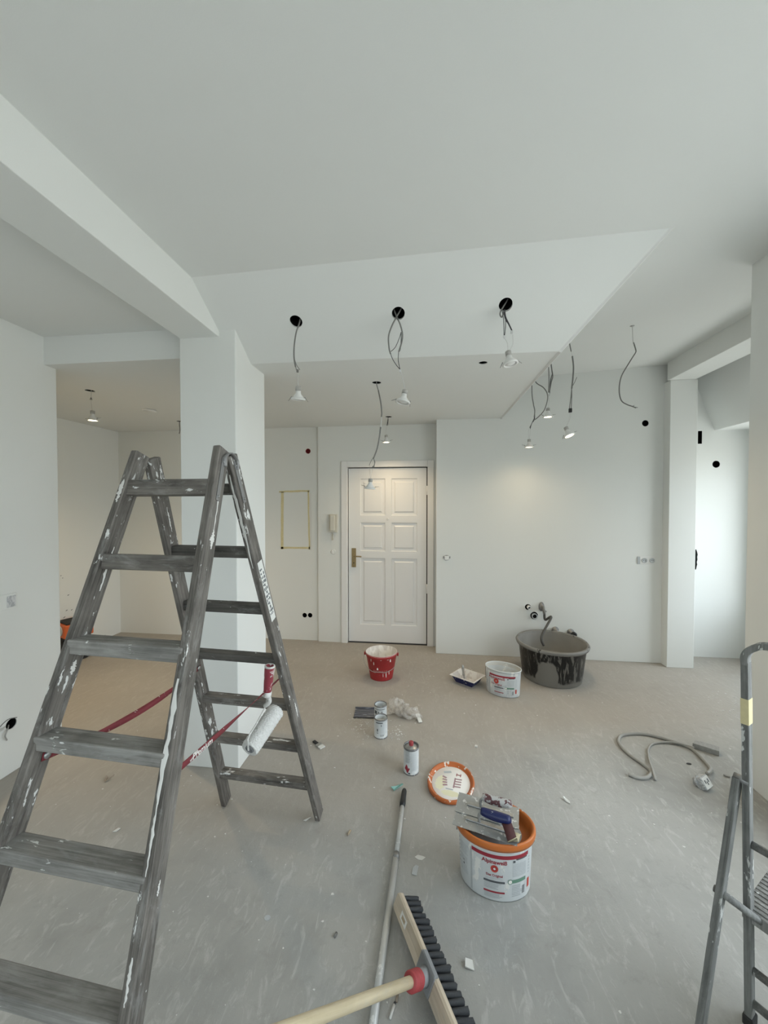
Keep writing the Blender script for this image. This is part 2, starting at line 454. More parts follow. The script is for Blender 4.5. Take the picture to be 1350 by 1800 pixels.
# drilled fixtures are collected first
lamp_slope = [(520, 566), (700, 552), (889, 537)]
def slope_pt(x, y):
    # sloped apron between (z 2.72 at y 1.855) and (2.455 at 2.305), bilinear in x
    d = ray(x, y); lo, hi = 1.0, 3.5
    for _ in range(60):
        t = (lo + hi) / 2; p = CAM + d * t
        f = (p.x + 1.207) / (1.0 + 1.207); y0 = 1.855 + .09 * f; z0 = 2.727 + .135 * f; y1 = 2.305 + .013 * f
        zz = z0 + (2.455 - z0) * (p.y - y0) / (y1 - y0)
        if p.z > zz: hi = t
        else: lo = t
    return CAM + d * lo
SN = V((0, -.55, -.83)).normalized()
slope_holes = [slope_pt(*q) for q in lamp_slope]
soffit_holes = {'door_cable': fl(662, 673, ZS), 'door_lamp': fl(683, 733, ZS), 'bare': fl(849, 638, ZS),
                'far_lamp': fl(158, 687, ZS), 'far_lamp2': fl(316, 741, ZS)}

# main tilted ceiling
cm = MB()
x0, x1, y0, y1 = -1.30, 2.62, YB - .15, 4.25
cm.add([(x0, y0, zc(x0)), (x1, y0, zc(x1)), (x1, y1, zc(x1)), (x0, y1, zc(x0)), (x0, y0, 3.2), (x1, y0, 3.2), (x1, y1, 3.2), (x0, y1, 3.2)],
       [(0, 3, 2, 1), (4, 5, 6, 7), (0, 1, 5, 4), (1, 2, 6, 5), (2, 3, 7, 6), (3, 0, 4, 7)])
ceiling = struct(cm.build('ceiling', 'ceiling_paint'))
# left bay ceiling
struct(bx(-2.6, -1.4, YB - .15, 2.2, 2.63, 2.8).build('ceiling', 'ceiling_paint'))
# dropped ceiling: left part with a straight front, middle part with a sloped apron
cl = struct(bx(-3.95, -1.32, 2.17, 4.5, ZS, 2.9).build('ceiling', 'ceiling_paint'))
cs = MB()
Lp = [(-1.32, 1.82, 2.745), (-1.32, 2.305, ZS), (-1.32, 4.45, ZS), (-1.32, 4.45, 3.15), (-1.32, 1.82, 3.15)]
Rp = [(1.165, 1.915, 2.905), (.757, 2.318, ZS), (.740, 4.2, ZS), (.740, 4.2, 3.15), (1.165, 1.915, 3.15)]
N = 24; NS = 10; vs_ = []
sub = lambda P: [V(P[0]).lerp(V(P[1]), i / NS) for i in range(NS)] + [V(q) for q in P[1:]]
Ls, Rs = sub(Lp), sub(Rp); K = len(Ls)
for i in range(N + 1):
    for a, b in zip(Ls, Rs): vs_.append(a.lerp(b, i / N))
fs = []
for i in range(N):
    for j in range(K):
        fs.append((i * K + j, i * K + (j + 1) % K, i * K + K + (j + 1) % K, i * K + K + j))
fs += [tuple(reversed(range(K))), tuple(N * K + j for j in range(K))]
cs.add(vs_, fs)
csf = struct(cs.build('ceiling', 'ceiling_paint'))
HR = .036
cut(csf, [cyl(p, -SN, HR, -.05, .09) for p in slope_holes] +
    [cyl(soffit_holes[k], (0, 0, 1), .034 if k != 'bare' else .027, -.05, .09) for k in ('door_cable', 'door_lamp', 'bare')])
cut(cl, [cyl(soffit_holes[k], (0, 0, 1), .034, -.05, .09) for k in ('far_lamp', 'far_lamp2')])
# plaster corner bead along the free edge of the dropped ceiling
e0, e1, e2 = V(Rp[0]), V(Rp[1]), V((.744, 4.03, ZS))
bd = MB(); bp_ = [e0 + V((.003, 0, .004)), e1 + V((.003, 0, .002)), e2 + V((.003, 0, .002))]
vs_ = []
for p in bp_: vs_ += [p + V((-.012, 0, -.003)), p + V((.0, 0, -.012)), p + V((.018, 0, .006)), p + V((-.002, 0, .012))]
fs = [(i * 4 + j, i * 4 + (j + 1) % 4, i * 4 + 4 + (j + 1) % 4, i * 4 + 4 + j) for i in range(2) for j in range(4)] + [(3, 2, 1, 0), (8, 9, 10, 11)]
bd.add(vs_, fs); struct(bd.build('trim_1', 'frame_white'))
# black cups: shade of the cavities above the boards, put into colour
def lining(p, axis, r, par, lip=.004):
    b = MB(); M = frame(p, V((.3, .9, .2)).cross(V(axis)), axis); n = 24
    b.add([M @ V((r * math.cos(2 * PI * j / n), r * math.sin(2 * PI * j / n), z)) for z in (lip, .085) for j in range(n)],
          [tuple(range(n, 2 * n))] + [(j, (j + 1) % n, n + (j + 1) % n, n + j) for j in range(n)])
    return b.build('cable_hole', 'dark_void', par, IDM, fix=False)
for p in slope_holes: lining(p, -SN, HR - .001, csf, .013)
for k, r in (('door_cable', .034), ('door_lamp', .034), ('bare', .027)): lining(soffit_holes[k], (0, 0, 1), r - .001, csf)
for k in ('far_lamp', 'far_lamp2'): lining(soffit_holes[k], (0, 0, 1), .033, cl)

# beams and pillar
struct(bx(-1.449, -1.207, YB - .1, 2.18, 2.545, 3.0).build('trim_2', 'wall_paint', bevel=.004), 'white boxed ceiling beam running to the pillar')
struct(bx(-1.455, -1.108, 2.11, 2.505, 0, 2.6).build('wall_pillar', 'wall_paint', bevel=.005), 'white square plastered pillar under the beam')
struct(bx(2.275, 2.515, 2.30, 3.96, 2.755, 3.1).build('trim_3', 'wall_paint', bevel=.004), 'white ceiling beam over the alcove opening')

# walls
wl = struct(bx(XL - .2, XL, YB - .15, 2.25, 0, 2.75).build('wall_left', 'wall_paint', bevel=.004))
p = on(20, 1272, 0, XL)
cut(wl, [cyl(p, (1, 0, 0), .03, -.08, .05)])
b = lining(p, (-1, 0, 0), .029, wl); b.name = 'socket_hole'
struct(bx(-3.95, XL - .15, 2.05, 2.249, 0, 2.7).build('wall_left_return', 'wall_paint'))
wfl = struct(bx(-3.95, -3.75, 2.0, 4.5, 0, 2.7).build('wall_far_left', 'wall_paint'))
wbl = struct(bx(-3.95, -1.243, YS, 4.5, 0, 2.7).build('wall_back_left', 'wall_paint'))
DX0, DX1, DZ = -.893, -.010, 1.985                                 # door leaf
wd = MB()
wd.box(-1.243, DX0 - .075, YD, 4.5, 0, 2.7); wd.box(DX0 - .075, DX1 + .075, YD, 4.5, DZ + .06, 2.7); wd.box(DX1 + .075, .20, YD, 4.5, 0, 2.7)
wdo = struct(wd.build('wall_door', 'wall_paint'))
wb = struct(bx(.088, 2.45, YBK, 4.4, 0, 3.1).build('wall_back', 'wall_paint', bevel=.004))
struct(bx(2.292, 2.532, 3.935, 4.4, 0, 2.755).build('wall_pilaster', 'wall_paint', bevel=.004), 'white pilaster beside the alcove opening')
wr = struct(bx(1.79, 2.30, YB - .15, 2.37, 0, 3.1).build('wall_right', 'wall_paint', bevel=.004))
cut(wr, [bx(1.6, 2.5, w[0], w[1], w[2], w[3]) for w in WIN_S])
# wall behind the camera with two windows
wf = struct(bx(-2.7, 2.3, YB - .25, YB, 0, 3.1).build('wall_front', 'wall_paint'))
cut(wf, [bx(w[0], w[1], YB - .4, YB + .1, w[2], w[3]) for w in WIN_B])
# alcove under the roof
YA = 4.25
wa = struct(bx(2.40, 3.5, YA, 4.45, 0, 3.3).build('wall_alcove_back', 'wall_paint'))
war = struct(bx(XR, XR + .2, 1.85, 4.4, 0, 3.0).build('wall_alcove_right', 'wall_paint'))
cut(war, [bx(XR - .1, XR + .4, WIN_R[0], WIN_R[1], WIN_R[2], WIN_R[3])])
struct(bx(2.31, 3.5, 1.85, 1.98, 0, 3.3).build('wall_alcove_front', 'wall_paint'))
rs = MB(); poly = [(2.50, 3.36), (2.895, 2.325), (3.46, 2.325), (3.46, 3.5), (2.50, 3.5)]
rs.add([(x, y, z) for y in (1.85, 4.35) for x, z in poly], [(4, 3, 2, 1, 0), (5, 6, 7, 8, 9)] + [(i, (i + 1) % 5, 5 + (i + 1) % 5, 5 + i) for i in range(5)])
struct(rs.build('ceiling_alcove', 'ceiling_paint'))

# windows: frame, sash bars, panes
mat('pane_glass', (1, 1, 1), .02)
gm = MATS['pane_glass'].node_tree; gb = gm.nodes['Principled BSDF']; gb.inputs['Alpha'].default_value = .06
def window(n, a0, a1, z0, z1, mk, nb):
    w = struct(MB_frame(a0, a1, z0, z1, mk).build('window_%d' % n, 'window_frame'))
    for i in range(nb):
        c0 = a0 + .05 + (a1 - a0 - .1) * i / nb; c1 = a0 + .05 + (a1 - a0 - .1) * (i + 1) / nb
        mk(MB(), c0 + .008, c1 - .008, z0 + .05, z1 - .05, .012).build('pane', 'pane_glass', w, IDM)
        if i: mk(MB(), c0 - .02, c0 + .02, z0 + .045, z1 - .045, .05).build('sash_bar', 'window_frame', w, IDM)
def MB_frame(a0, a1, z0, z1, mk):
    b = MB()
    mk(b, a0, a1, z0, z0 + .05, .06); mk(b, a0, a1, z1 - .05, z1, .06); mk(b, a0, a0 + .05, z0 + .05, z1 - .05, .06); mk(b, a1 - .05, a1, z0 + .05, z1 - .05, .06)
    return b
mkB = lambda b, a0, a1, z0, z1, d: b.box(a0, a1, YB - .16 - d / 2, YB - .16 + d / 2, z0, z1)
mkR = lambda b, a0, a1, z0, z1, d: b.box(XR + .13 - d / 2, XR + .13 + d / 2, a0, a1, z0, z1)
mkS = lambda b, a0, a1, z0, z1, d: b.box(2.18 - d / 2, 2.18 + d / 2, a0, a1, z0, z1)
window(1, *WIN_B[0], mkB, 2); window(2, *WIN_R, mkR, 2); window(3, *WIN_S[0], mkS, 2); window(4, *WIN_S[1], mkS, 2)

# round and square wall openings on the back wall and the alcove wall
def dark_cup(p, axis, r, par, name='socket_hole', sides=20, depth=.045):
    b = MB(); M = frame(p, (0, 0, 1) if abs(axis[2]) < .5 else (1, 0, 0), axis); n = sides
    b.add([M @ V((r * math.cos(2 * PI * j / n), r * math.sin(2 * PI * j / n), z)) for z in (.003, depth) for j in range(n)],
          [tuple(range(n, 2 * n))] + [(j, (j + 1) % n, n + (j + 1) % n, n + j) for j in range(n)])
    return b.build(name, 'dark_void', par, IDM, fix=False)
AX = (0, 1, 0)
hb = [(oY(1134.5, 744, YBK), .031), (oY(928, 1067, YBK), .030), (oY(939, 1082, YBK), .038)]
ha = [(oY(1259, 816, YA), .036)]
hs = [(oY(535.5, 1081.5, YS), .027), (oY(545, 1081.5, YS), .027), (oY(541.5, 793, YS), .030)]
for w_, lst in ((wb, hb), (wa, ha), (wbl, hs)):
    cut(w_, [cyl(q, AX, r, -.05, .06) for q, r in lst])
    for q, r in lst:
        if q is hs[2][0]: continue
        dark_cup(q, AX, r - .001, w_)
q = hs[2][0]                                                        # red flush box
b = MB(); M = frame(q, (0, 0, 1), AX)
b.add([M @ V((rr * math.cos(2 * PI * j / 20), rr * math.sin(2 * PI * j / 20), z)) for rr, z in ((.029, .0), (.026, .0), (.026, .045)) for j in range(20)],
      [(i * 20 + j, i * 20 + (j + 1) % 20, i * 20 + 20 + (j + 1) % 20, i * 20 + 20 + j) for i in range(2) for j in range(20)] + [tuple(range(40, 60))])
b.build('flush_box', 'red_plastic_flat', wbl, IDM, fix=False)
# slot in the alcove wall and a ragged chase at the pilaster edge
a0 = oY(1227, 757.5, YA); a1 = oY(1234, 780, YA)
cut(wa, [bx(a0.x, a1.x, YA - .05, YA + .07, a1.z, a0.z)])
sl = MB(); n_ = .001
sl.add([(a0.x + n_, YA + .002, a1.z + n_), (a1.x - n_, YA + .002, a1.z + n_), (a1.x - n_, YA + .002, a0.z - n_), (a0.x + n_, YA + .002, a0.z - n_),
        (a0.x + n_, YA + .068, a1.z + n_), (a1.x - n_, YA + .068, a1.z + n_), (a1.x - n_, YA + .068, a0.z - n_), (a0.x + n_, YA + .068, a0.z - n_)],
       [(4, 5, 6, 7), (0, 1, 5, 4), (1, 2, 6, 5), (2, 3, 7, 6), (3, 0, 4, 7)])
sl.build('wall_slot', 'dark_void', wa, IDM, fix=False)
c0 = oY(1224.5, 966, YA); c1 = oY(1223, 1001, YA)
rg = MB(); xs = [0, .008, .013, .009, .012, .006, .010, .004, .0]; k = len(xs)
poly = [(c0.x - .012 + 0, c0.z + (c1.z - c0.z) * i / (k - 1)) for i in range(k)][::-1] + [(c0.x - .004 + xs[i] , c0.z + (c1.z - c0.z) * i / (k - 1)) for i in range(k)]
rg.add([(x, YA + d, z) for d in (-.003, .01) for x, z in poly], [tuple(range(2 * k)), tuple(reversed(range(2 * k, 4 * k)))] + [(i, (i + 1) % (2 * k), 2 * k + (i + 1) % (2 * k), 2 * k + i) for i in range(2 * k)])
rg.build('wall_chase', 'dark_void', wa, IDM)

# plaster marks on the far left wall
mk_ = MB()
for x, y in [(107, 1012), (110, 1016), (147, 1047), (117, 1073), (126, 1072), (135, 1068), (133, 1076), (113, 1085), (120, 1046), (184, 1117), (188, 1125)]:
    p = on(x, y, 0, -3.75); a = random.uniform(0, 3); r1, r2 = random.uniform(.006, .016), .004
    pts = [p + V((.001, math.cos(a + t) * r1 * (.7 + .3 * random.random()), math.sin(a + t) * r2 + math.cos(t + a) * r1 * .3)) for t in (0, 1.2, 2.4, 3.6, 5)]
    mk_.add([q + V((-.002, 0, 0)) for q in pts] + [q + V((.001, 0, 0)) for q in pts], [(4, 3, 2, 1, 0), (5, 6, 7, 8, 9)] + [(i, (i + 1) % 5, 5 + (i + 1) % 5, 5 + i) for i in range(5)])
o = mk_.build('plaster_splash', 'print_dark', wfl, IDM); o['kind'] = 'stuff'

# ------------------------------------------------------------------ door
door = struct(bpy.data.objects.new('door_1', None), 'white six-panel entrance door with brass handle'); COL.objects.link(door)
WM[door.name] = Matrix.Translation((DX0, YD, 0)); door.matrix_basis = WM[door.name]
LY = YD + .020                                                     # front of the leaf
cols = [(oY(631, 900, YD).x, oY(678.5, 900, YD).x), (oY(685.5, 900, YD).x, oY(735, 900, YD).x)]
rows = [(oY(680, 908, YD).z, oY(680, 839, YD).z), (oY(680, 971.5, YD).z, oY(680, 917, YD).z), (oY(680, 1102, YD).z, oY(680, 980, YD).z)]
lf = MB()
xs = [DX0, cols[0][0], cols[0][1], cols[1][0], cols[1][1], DX1 - .004]
zs = [.012, rows[2][0], rows[2][1], rows[1][0], rows[1][1], rows[0][0], rows[0][1], DZ - .006]
for i in (0, 2, 4): lf.box(xs[i], xs[i + 1], LY, LY + .04, zs[0], zs[7])
for i in (1, 3):
    for j in (0, 2, 4, 6): lf.box(xs[i], xs[i + 1], LY, LY + .04, zs[j], zs[j + 1])
lf.build('door_leaf', 'door_white', door, IDM)
for ca, cb in cols:
    for ra, rb in rows:
        pn = MB()
        st = [(0, .001), (.012, .001), (.018, .013), (.045, .014), (.058, .004), (.060, .004)]
        loops = [[(ca + d, LY + y, ra + d), (cb - d, LY + y, ra + d), (cb - d, LY + y, rb - d), (ca + d, LY + y, rb - d)] for d, y in st]
        vv = [q for l in loops for q in l]
        ff = [(i * 4 + j, i * 4 + (j + 1) % 4, i * 4 + 4 + (j + 1) % 4, i * 4 + 4 + j) for i in range(len(st) - 1) for j in range(4)]
        ff.append(tuple((len(st) - 1) * 4 + j for j in range(4)))
        vv += [(ca, LY + .035, ra), (cb, LY + .035, ra), (cb, LY + .035, rb), (ca, LY + .035, rb)]; nn = len(st) * 4
        ff += [(nn + 3, nn + 2, nn + 1, nn)] + [(j, (j + 1) % 4, nn + (j + 1) % 4, nn + j) for j in range(4)]
        pn.add(vv, ff); pn.build('door_panel', 'door_white', door, IDM)
# lock plate and lever
h0 = oY(618.3, 963.5, LY); h1 = oY(626, 997, LY)
hp = bx(h0.x, h1.x, LY - .008, LY, h1.z, h0.z).build('lock_plate', 'brass', door, IDM, .003)
hz = oY(622, 977, LY).z; hx = (h0.x + h1.x) / 2
MB().tube(crv([(hx, LY - .006, hz), (hx, LY - .035, hz), (hx + .012, LY - .05, hz), (hx + .06, LY - .052, hz), (hx + .095, LY - .050, hz - .002)], 5), [.0085] * 11 + [.0075] * 10, 10).build('lever', 'brass', hp, IDM)
MB().lathe([(.012, 0), (.012, .004), (.008, .006)], 16).build('rose', 'brass', hp, frame((hx, LY - .007, hz), (1, 0, 0), (0, -1, 0)))
MB().lathe([(.006, 0), (.006, .003)], 12).build('keyhole', 'black', hp, frame((hx, LY - .0075, h1.z + .05), (1, 0, 0), (0, -1, 0)))
MB().lathe([(.004, 0), (.004, .002)], 10).build('screw', 'black', hp, frame((hx, LY - .0075, h1.z + .008), (1, 0, 0), (0, -1, 0)))
# spy hole and hinges
q = oY(681.5, 912.5, LY); MB().lathe([(.013, 0), (.013, .004), (.007, .006), (.004, .004)], 16).build('spy_hole', 'plastic_white', door, frame((q.x, LY, q.z), (1, 0, 0), (0, -1, 0)))
for yy in (862, 1035): 
    q = oY(750.5, yy, YD); MB().tube([(DX1 + .002, YD - .006, q.z - .05), (DX1 + .002, YD - .006, q.z + .05)], .008, 10).build('hinge', 'door_white', door, IDM)
# rebate of the frame (dark gap behind the leaf edge)
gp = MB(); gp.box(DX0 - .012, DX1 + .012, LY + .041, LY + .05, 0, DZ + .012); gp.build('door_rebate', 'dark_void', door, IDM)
bx(DX0 - .03, DX1 + .03, LY - .012, LY + .12, -.001, .006).build('threshold', 'wire_dark', door, IDM)
fr = MB(); fo0 = oY(600.5, 900, YD).x; fo1 = .064; ft = oY(680, 810, YD).z
fr.box(fo0, DX0 - .008, YD - .022, YD + .1, 0, ft); fr.box(DX1 + .006, fo1, YD - .022, YD + .1, 0, ft); fr.box(DX0 - .008, DX1 + .006, YD - .022, YD + .1, DZ + .004, ft)
struct(fr.build('trim_4', 'frame_white', bevel=.004), 'white wooden casing around the entrance door')

# ------------------------------------------------------------------ small wall fittings
a0 = oY(579, 904, YD); a1 = oY(593.5, 931, YD)
ic = thing('intercom_phone', 'beige wall intercom handset with short coiled cord beside the entrance door', 'intercom', (a0.x, YD, a1.z))
bx(a0.x, a1.x, YD - .022, YD, a1.z - .03, a0.z).build('base', 'plastic_beige', ic, IDM, .004)
bx(a0.x + .018, a1.x - .022, YD - .055, YD - .023, a1.z - .012, a0.z - .008).build('handset', 'plastic_beige', ic, IDM, .008)
cx = (a0.x + a1.x) / 2 - .006; cz = a1.z - .03; hel = []
for i in range(110):
    t = i / 109; a = i * .75; sag = -.085 * math.sin(PI * min(1, t * 1.0)) if t < 2 else 0
    hel.append((cx + (t - .5) * .03 * math.sin(PI * t) + .006 * math.cos(a), YD - .018 + .006 * math.sin(a), cz - .088 * math.sin(PI * t)))
MB().tube(hel, .0022, 6).build('coiled_cord', 'plastic_beige', ic, IDM)

q = oY(586, 970, YD)
sw = thing('light_switch', 'small white half-painted flush switch box below the intercom', 'switch', (q.x, YD, q.z))
MB().lathe([(.030, 0), (.030, .004), (.026, .006), (.020, .004), (.0, .004)], 24, cap1=False).build('box_ring', 'wall_paint', sw, frame((q.x, YD, q.z), (1, 0, 0), (0, -1, 0)))
MB().box(q.x - .022, q.x + .004, YD - .009, YD - .002, q.z - .020, q.z + .016).build('insert', 'plastic_white', sw, IDM, .003)

q = oY(785, 980, YBK)
so = thing('switch_insert', 'uncovered white switch insert on the back wall by the door corner', 'switch', (q.x, YBK, q.z))
MB().lathe([(.032, 0), (.032, .004), (.026, .005), (.024, .001)], 24, cap1=False).build('box_ring', 'connector', so, frame(q, (1, 0, 0), (0, -1, 0)))
bx(q.x - .022, q.x + .026, YBK - .014, YBK - .001, q.z - .022, q.z + .018).build('insert', 'plastic_white', so, IDM, .002)
bx(q.x - .030, q.x + .030, YBK - .005, YBK - .002, q.z - .008, q.z + .006).build('carrier', 'zinc', so, IDM)
for d in (-.031, .034): bx(q.x + d - .004, q.x + d + .004, YBK - .016, YBK - .003, q.z - .006, q.z + .014).build('claw', 'zinc', so, IDM)

q = oY(1136, 985, YBK)
so = thing('double_socket', 'white double power socket without cover low on the back wall near pilaster', 'socket', (q.x, YBK, q.z))
bx(q.x - .082, q.x + .078, YBK - .005, YBK, q.z - .038, q.z + .038).build('plate', 'plastic_white', so, IDM, .002)
bx(q.x - .084, q.x - .060, YBK - .008, YBK - .003, q.z - .036, q.z + .036).build('side_insert', 'print_grey', so, IDM)
for d in (-.02, .05):
    MB().lathe([(.024, 0), (.024, .009), (.020, .010), (.019, .003), (0, .003)], 20, cap1=False).build('socket_well', 'print_light', so, frame((q.x + d, YBK - .004, q.z), (1, 0, 0), (0, -1, 0)))
    for e in (-.008, .008): MB().lathe([(.003, 0), (.003, .002)], 8).build('contact_hole', 'black', so, frame((q.x + d + e, YBK - .007, q.z), (1, 0, 0), (0, -1, 0)))

# box covered on left wall
q = on(12, 1058, 0, XL)
so = thing('covered_socket', 'plastered-over double socket plate on the left wall', 'socket', (XL, q.y, q.z))
bx(XL, XL + .006, q.y - .07, q.y + .05, q.z - .045, q.z + .045).build('plate', 'wall_paint', so, IDM, .002)
bx(XL + .006, XL + .009, q.y - .005, q.y + .042, q.z - .034, q.z + .032).build('insert', 'plug_dusty', so, IDM, .002)
# torn edge and loose wire at the hole in the left wall
q = on(20, 1272, 0, XL)
lw_ = thing('loose_wall_wire', 'short grey wire end poking from the broken hole in the left wall', 'wire', (XL, q.y - .05, q.z))
MB().tube(crv([q + V((-.02, .0, -.01)), q + V((.012, -.03, -.015)), q + V((.02, -.05, -.04)), q + V((.012, -.035, -.075))], 5), .004, 6).build('wire', 'cable_light', lw_, IDM)
MB().tube(crv([q + V((-.02, -.02, .0)), q + V((.012, -.05, .002)), q + V((.015, -.10, -.002))], 5), .005, 6).build('sleeve', 'wire_white', lw_, IDM)
MB().tube(crv([q + V((.001, .030, .02)), q + V((.002, -.02, .035)), q + V((.002, -.07, .012))], 5), .0025, 6).build('plaster_lip', 'cable_grey', lw_, IDM)

# masking-tape rectangle
a0 = oY(493, 863, YS); a1 = oY(546, 966, YS)
tp = thing('masking_tape_frame', 'rectangle of yellow masking tape framing a painted wall patch', 'tape', (a0.x, YS, a1.z))
def strip(x0, x1, z0, z1, m, tilt=0):
    b = MB(); n = 8; v0 = []
    horiz = (x1 - x0) > (z1 - z0)
    for i in range(n + 1):
        t = i / n; j1, j2 = random.uniform(-.0025, .0025), random.uniform(-.0025, .0025)
        if horiz: v0 += [(x0 + (x1 - x0) * t, z0 + j1 + tilt * t), (x0 + (x1 - x0) * t, z1 + j2 + tilt * t)]
        else: v0 += [(x0 + j1 + tilt * t, z0 + (z1 - z0) * t), (x1 + j2 + tilt * t, z0 + (z1 - z0) * t)]
    b.add([(x, YS - .0016, z) for x, z in v0] + [(x, YS - .0002, z) for x, z in v0],
          [(2 * i, 2 * i + 1, 2 * i + 3, 2 * i + 2) for i in range(n)] + [(2 * n + 2 + 2 * i, 2 * n + 4 + 2 * i, 2 * n + 5 + 2 * i, 2 * n + 3 + 2 * i) for i in range(n)])
    b.build('tape_strip', m, tp, IDM)
strip(a0.x + .002, a0.x + .034, a1.z, a0.z - .01, 'tape_yellow', .004)
strip(a1.x - .022, a1.x - .004, a1.z, a0.z, 'tape_yellow', -.012)
strip(a0.x, a1.x - .005, a1.z + .004, a1.z + .026, 'tape_yellow', .006)
strip(a0.x - .015, a1.x - .01, a0.z - .018, a0.z + .002, 'tape_yellow', .008)
strip(a1.x - .004, a1.x + .016, a1.z - .01, a0.z - .02, 'paper_white', -.006)

# pipes on the back wall
def pipe_stub(x, y, r, label, m, inner, l=.05, rr=None):
    q = oY(x, y, YBK); t = thing('pipe_stub', label, 'pipe', (q.x, YBK, q.z - r))
    MB().lathe([(r, -.03), (r, l), (r * .72, l), (r * .70, -.02)], 20, cap0=False, cap1=False, loop=True).build('pipe', m, t, frame(q, (1, 0, 0), (0, -1, 0)))
    MB().lathe([(r * .69, 0), (r * .69, .004)], 20).build('pipe_bore', inner, t, frame((q.x, YBK - l * .3, q.z), (1, 0, 0), (0, -1, 0)))
    return t
pipe_stub(929, 1067, .019, 'short white water pipe stub out of the round hole in back wall', 'plastic_white', 'print_dark', .045)
pipe_stub(939.5, 1083, .028, 'grey drain pipe socket sunk in the back wall above the tub', 'print_grey', 'dark_void', .012)
for (x, y, lab) in ((976, 1107, 'low small grey valve cap on back wall behind tub rim'), (1003, 1111, 'low dark corner valve with wheel on back wall behind the tub')):
    q = oY(x, y, YBK); t = thing('wall_valve', lab, 'valve', (q.x, YBK, q.z - .03)); Mv = frame(q, (1, 0, 0), (0, -1, 0))
    MB().lathe([(.034, 0), (.034, .006), (.020, .010), (.020, .05), (.014, .052), (.014, .07)], 20).build('valve_body', 'zinc', t, Mv)
    if x > 990:
        MB().lathe([(.026, .072), (.030, .078), (.030, .092), (.022, .098)], 10, smooth=False).build('hand_wheel', 'black_plastic', t, Mv)
        MB().tube([q + V((.0, -.04, 0)), q + V((.028, -.045, -.012)), q + V((.036, -.05, -.045))], .010, 8).build('outlet', 'zinc', t, IDM)
q = oY(951.5, 1066, YBK)
t = thing('wall_tap', 'grey tap fitting on the back wall with hose hanging into mortar tub', 'tap', (q.x, YBK, q.z - .1))
MB().lathe([(.030, 0), (.032, .006), (.020, .012), (.018, .045)], 16, a=.9, b=1.5).build('escutcheon', 'zinc', t, frame(q, (1, 0, 0), (0, -1, 0)))
MB().tube([q + V((0, -.02, .012)), q + V((0, -.06, .008)), q + V((.005, -.075, -.03)), q + V((.01, -.07, -.06))], [.014, .016, .014, .012], 10).build('spout', 'tub_rim', t, IDM)
MB().tube([q + V((.008, -.06, -.02)), q + V((.032, -.07, -.034))], .006, 8).build('tap_lever', 'zinc', t, IDM)
h_end = V((1.085, 3.70, .245))
MB().tube(crv([q + V((.01, -.07, -.055)), q + V((.015, -.085, -.11)), V((q.x + .045, 3.86, .47)), h_end + V((-.012, .03, .08)), h_end], 7), .0115, 10).build('hose', 'hose_grey', t, IDM)

# ------------------------------------------------------------------ ceiling spotlights on their cables
def spot(name, label, x, y, Y, cables, wires=(), lit=False, conn=None, tilt=(0, 0), clips=((-1, .3), (1, .3)), group='ceiling spotlights dangling on cables', energy=6.0, size=1.0):
    c = oY(x, y, Y)                                                # centre of the front ring
    t = thing(name, label, 'spotlight', c, 0, group)
    Mx = Matrix.Translation(c) @ Matrix.Rotation(R(tilt[0]), 4, 'X') @ Matrix.Rotation(R(tilt[1]), 4, 'Y')
    s = size
    MB().lathe([(.041 * s, .004), (.042 * s, .0), (.033 * s, -.003), (.030 * s, .001), (.030 * s, .012), (.038 * s, .010)], 28, loop=True).build('ring', 'lamp_white', t, Mx)
    MB().lathe([(.0285 * s, .004), (.0285 * s, .014), (.026 * s, .021), (.018 * s, .029), (.0145 * s, .037), (.0135 * s, .052)], 24).build('reflector', 'lamp_white', t, Mx)
    MB().lathe([(.0155 * s, .050), (.0155 * s, .072), (.013 * s, .074)], 18).build('socket', 'lamp_socket', t, Mx)
    MB().lathe([(.0265 * s, .0015), (.0275 * s, .0035)], 24).build('lens', 'lamp_glow' if lit else 'plastic_white', t, Mx)
    for sd, an in clips:
        k = sd * .034 * s; e = k + sd * .034 * math.cos(an); ez = .016 - .034 * math.sin(an) * (1 if an > 0 else .6)
        b = MB().tube([Mx @ V((k, 0, .002)), Mx @ V((k + sd * .004, 0, .016)), Mx @ V((e, .004, ez))], [.0028, .0032, .0012], 6)
        b.build('spring_clip', 'clip_metal', t, IDM)
    top = Mx @ V((0, 0, .073 * s))
    for w in wires:
        pts = [oY(a, b_, Y) for a, b_ in w]
        pts[-1] = top + V(((w[-1][0] - x) * .0006, 0, -.004))
        MB().tube(crv(pts, 5), .0011, 5).build('lead_wire', 'wire_white', t, IDM)
    for r_, m_, pl in cables:
        MB().tube(crv([p if isinstance(p, V) else oY(p[0], p[1], Y) for p in pl], 6), r_, 7).build('cable', m_, t, IDM)
    for cx_, cy_, m_, sz in (conn or []):
        q = oY(cx_, cy_, Y); bx(q.x - sz, q.x + sz, q.y - sz * .8, q.y + sz * .8, q.z - sz * 1.4, q.z + sz * 1.4).build('connector', m_, t, IDM, sz * .3)
    if lit:
        l = bpy.data.lights.new('spot_beam', 'SPOT'); l.energy = energy; l.color = (1.0, .78, .50); l.spot_size = R(150); l.spot_blend = 1.0; l.shadow_soft_size = .024
        o = bpy.data.objects.new('spot_beam', l); COL.objects.link(o)
        place(o, t, Mx @ Matrix.Translation((0, 0, -.004)))
    return t
h1, h2, h3 = slope_holes
up = -SN * .04
CG, CD = .0042, .0019
